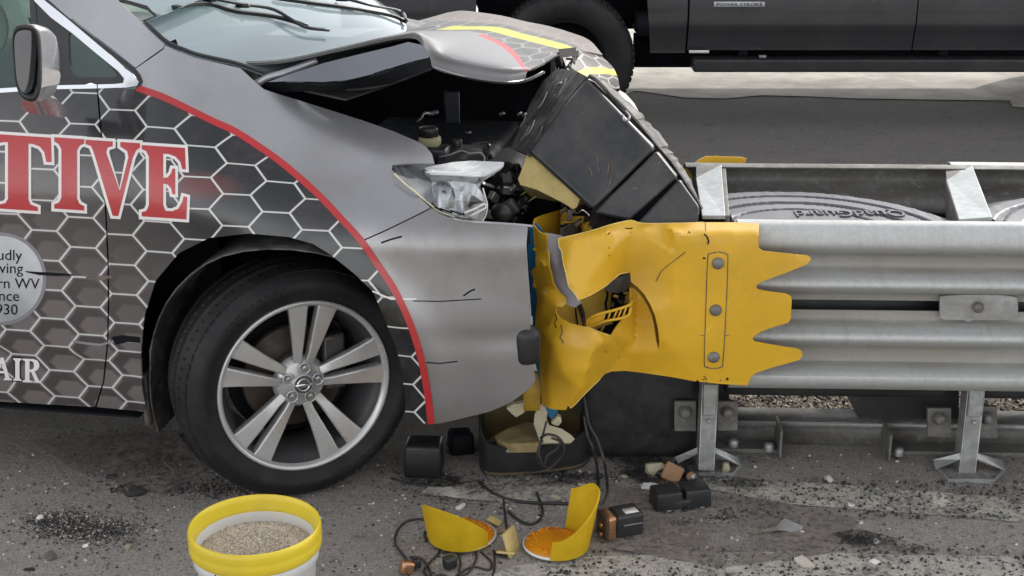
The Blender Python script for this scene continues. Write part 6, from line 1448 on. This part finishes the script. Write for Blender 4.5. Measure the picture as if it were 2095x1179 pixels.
# =================================================================== GRIT AND FRAGMENTS ON THE ROAD
def patch(cx, cy, rx, ry, n, s0, s1, sq=.6):
    out = []
    for k in range(n):
        a = U(0, 6.283); r = abs(random.gauss(0, .5)); px = cx + rx * r * math.cos(a); py = cy + ry * r * math.sin(a)
        p = gnd(px, py, 0); s = s0 + (s1 - s0) * rnd() ** 3; out.append(((p.x, p.y, s * .2), s, U(0, 6), U(.5, 1)))
    return out
random.seed(44)
D, Mi, Lt = M['stone_dark'], M['stone_mid'], M['stone_lt']
grains('dark_grit', patch(120, 1072, 90, 34, 3000, .0018, .008) + patch(200, 1086, 120, 38, 3600, .0018, .008), [D, D, D, D, D, D, D, Mi, Mi, Lt], 'dark heap of fine grit on the road left of the bucket', 'grit')
grains('dark_grit', patch(300, 930, 190, 60, 3600, .003, .011) + patch(262, 1000, 34, 12, 350, .004, .016) + patch(430, 1000, 130, 26, 1300, .003, .012), [D, D, Mi, Mi], 'loose dirt and crumbs fallen beside the van wheel', 'grit')
grains('dark_grit', patch(1330, 970, 120, 22, 900, .002, .009) + patch(1150, 975, 240, 12, 900, .002, .009) + patch(1430, 978, 80, 8, 500, .002, .008) + patch(940, 1010, 160, 26, 1200, .002, .008), [D, D, Mi], 'dark crumbs strewn under the nose panel and tub', 'grit')
grains('dark_grit', patch(1755, 1105, 60, 16, 700, .002, .008) + patch(1390, 1070, 50, 10, 220, .003, .008) + patch(1480, 1060, 50, 10, 200, .003, .008) + patch(1330, 1110, 40, 8, 200, .002, .008), [D, D, D, Mi], 'small dark grit patches on the road at right', 'grit')
sc2 = []
for k in range(8500):
    px, py = U(-30, 2140), U(985, 1200)
    if k % 3 == 0: py = U(930, 1010)
    p = gnd(px, py, 0); s = .0018 + .009 * rnd() ** 5; sc2.append(((p.x, p.y, s * .2), s, U(0, 6), U(.5, 1)))
sc3 = []
for k in range(2600):
    px, py = (U(1480, 2140), U(985, 1065)) if k % 2 else (U(1100, 2140), U(1125, 1200)); p = gnd(px, py, 0); s = .0025 + .009 * rnd() ** 3; sc3.append(((p.x, p.y, .004 + s * .2), s, U(0, 6), U(.5, 1)))
grains('dark_chips', sc3, [D, D, D, Mi], 'dark chips strewn over the worn painted lines', 'grit')
grains('scattered_grit', sc2, [D, D, Mi, Mi, Mi, Mi, Mi, Mi, Lt], 'fine grit scattered over the whole near road', 'grit')
pg = []
for k in range(9000):
    px, py = U(1420, 2140), U(782, 856); p = gnd(px, py, .004); s = .004 + .012 * rnd() ** 2; pg.append(((p.x, p.y, .004 + s * .2), s, U(0, 6), U(.6, 1)))
grains('pale_gravel', pg, [Lt, Lt, Lt, Mi, g1, D], 'sunlit pale gravel seen under the barrier panel', 'gravel')
gl_ = []
for k in range(420):
    px, py = random.gauss(1050, 160), U(985, 1100); p = gnd(px, py, 0); s = .002 + .007 * rnd() ** 3; gl_.append(((p.x, p.y, s * .2), s, U(0, 6), U(.2, .5)))
grains('glass_crumbs', gl_, [M['white'], M['foam_pale'], M['steel']], 'tiny pale glass and plastic crumbs before the tub', 'glass crumbs')
frag = [(942, 1036, .030, .014, .010, 'white', 'white curled flake on the road below the small square case'), (1135, 1018, .03, .016, .006, 'foam_pale', 'narrow pale sliver left of the hanging cables'),
        (1278, 975, .022, .012, .008, 'foam_pale', 'pale flake right of the hanging cables near the grit'), (1190, 992, .024, .01, .008, 'foam_pale', 'small cream sliver between tub and hanging cables'), (1250, 1018, .035, .016, .006, 'foam_pale', 'cream flake lying at the end of the thick cable'),
        (1226, 1062, .018, .03, .008, 'foam_pale', 'pale foam sliver standing beside the copper-topped battery'), (1402, 1095, .026, .018, .008, 'foam_pale', 'cream flake on the road right of the battery'), (1744, 1035, .026, .016, .006, 'white', 'white chip on the painted line'),
        (1750, 1063, .02, .010, .004, 'white', 'thin white flake just below the painted line'), (1762, 1069, .022, .010, .004, 'white', 'white flake second below the painted line'), (1793, 1108, .018, .014, .008, 'white', 'white chip beside the dark grit patch'),
        (1790, 1150, .024, .022, .010, 'white', 'round white pebble near the lower right edge'), (1648, 1155, .07, .03, .010, 'stone_lt', 'large pale flake at the bottom edge'), (1640, 1090, .014, .010, .010, 'white', 'tiny white chip at the end of the metal shard'),
        (1695, 980, .022, .018, .022, 'stone_lt', 'pointed pale pebble between the two barrier feet'), (1564, 988, .024, .012, .008, 'stone_lt', 'flat pale pebble by the painted line start'), (1668, 982, .018, .014, .012, 'stone_mid', 'dull pebble beside the pointed pale one'),
        (82, 1058, .016, .014, .012, 'white', 'white pebble on the dark grit heap'), (262, 1118, .020, .014, .010, 'foam_pale', 'cream pebble below the dark grit heap'), (175, 1117, .016, .012, .010, 'white', 'small white pebble below the dark grit heap'),
        (105, 1138, .030, .024, .016, 'stone_mid', 'grey stone at the lower left of the grit heap'), (277, 1006, .050, .034, .024, 'stone_dark', 'dark clod of dirt in front of the van wheel'), (228, 975, .032, .02, .012, 'stone_dark', 'small dark clod left of the bigger one'), (60, 1165, .03, .012, .006, 'stone_dark', 'flat dark piece in the lower left corner'),
        (1508, 905, .03, .018, .014, 'stone_lt', 'grey chip beside the base plate behind the left foot'), (1330, 990, .02, .014, .01, 'white', 'little white lump behind the battery holder'), (1545, 955, .008, .008, .006, 'white', 'white dot between the barrier feet'), (968, 1010, .03, .012, .010, 'steel', 'shiny foil scrap left of the thick cable')]
for i, (px, py, a, b, c, mt, lab) in enumerate(frag):
    nm = 'pebble' if 'pebble' in lab or 'stone' in lab or 'clod' in lab else 'fragment'
    tag(chunk(px, py, None, (a, b, c), 50 + i, M[mt], nm), lab, nm)
# dry grass stalks by the wheel
m = MB(); m.tube(spline([gnd(330, 940, .004), gnd(345, 955, .012), gnd(365, 983, .004)], 4), .0012, 5); tag(m.make('dry_stalk', M['tan']), 'dry stalk lying beside the van wheel', 'dry stalk')
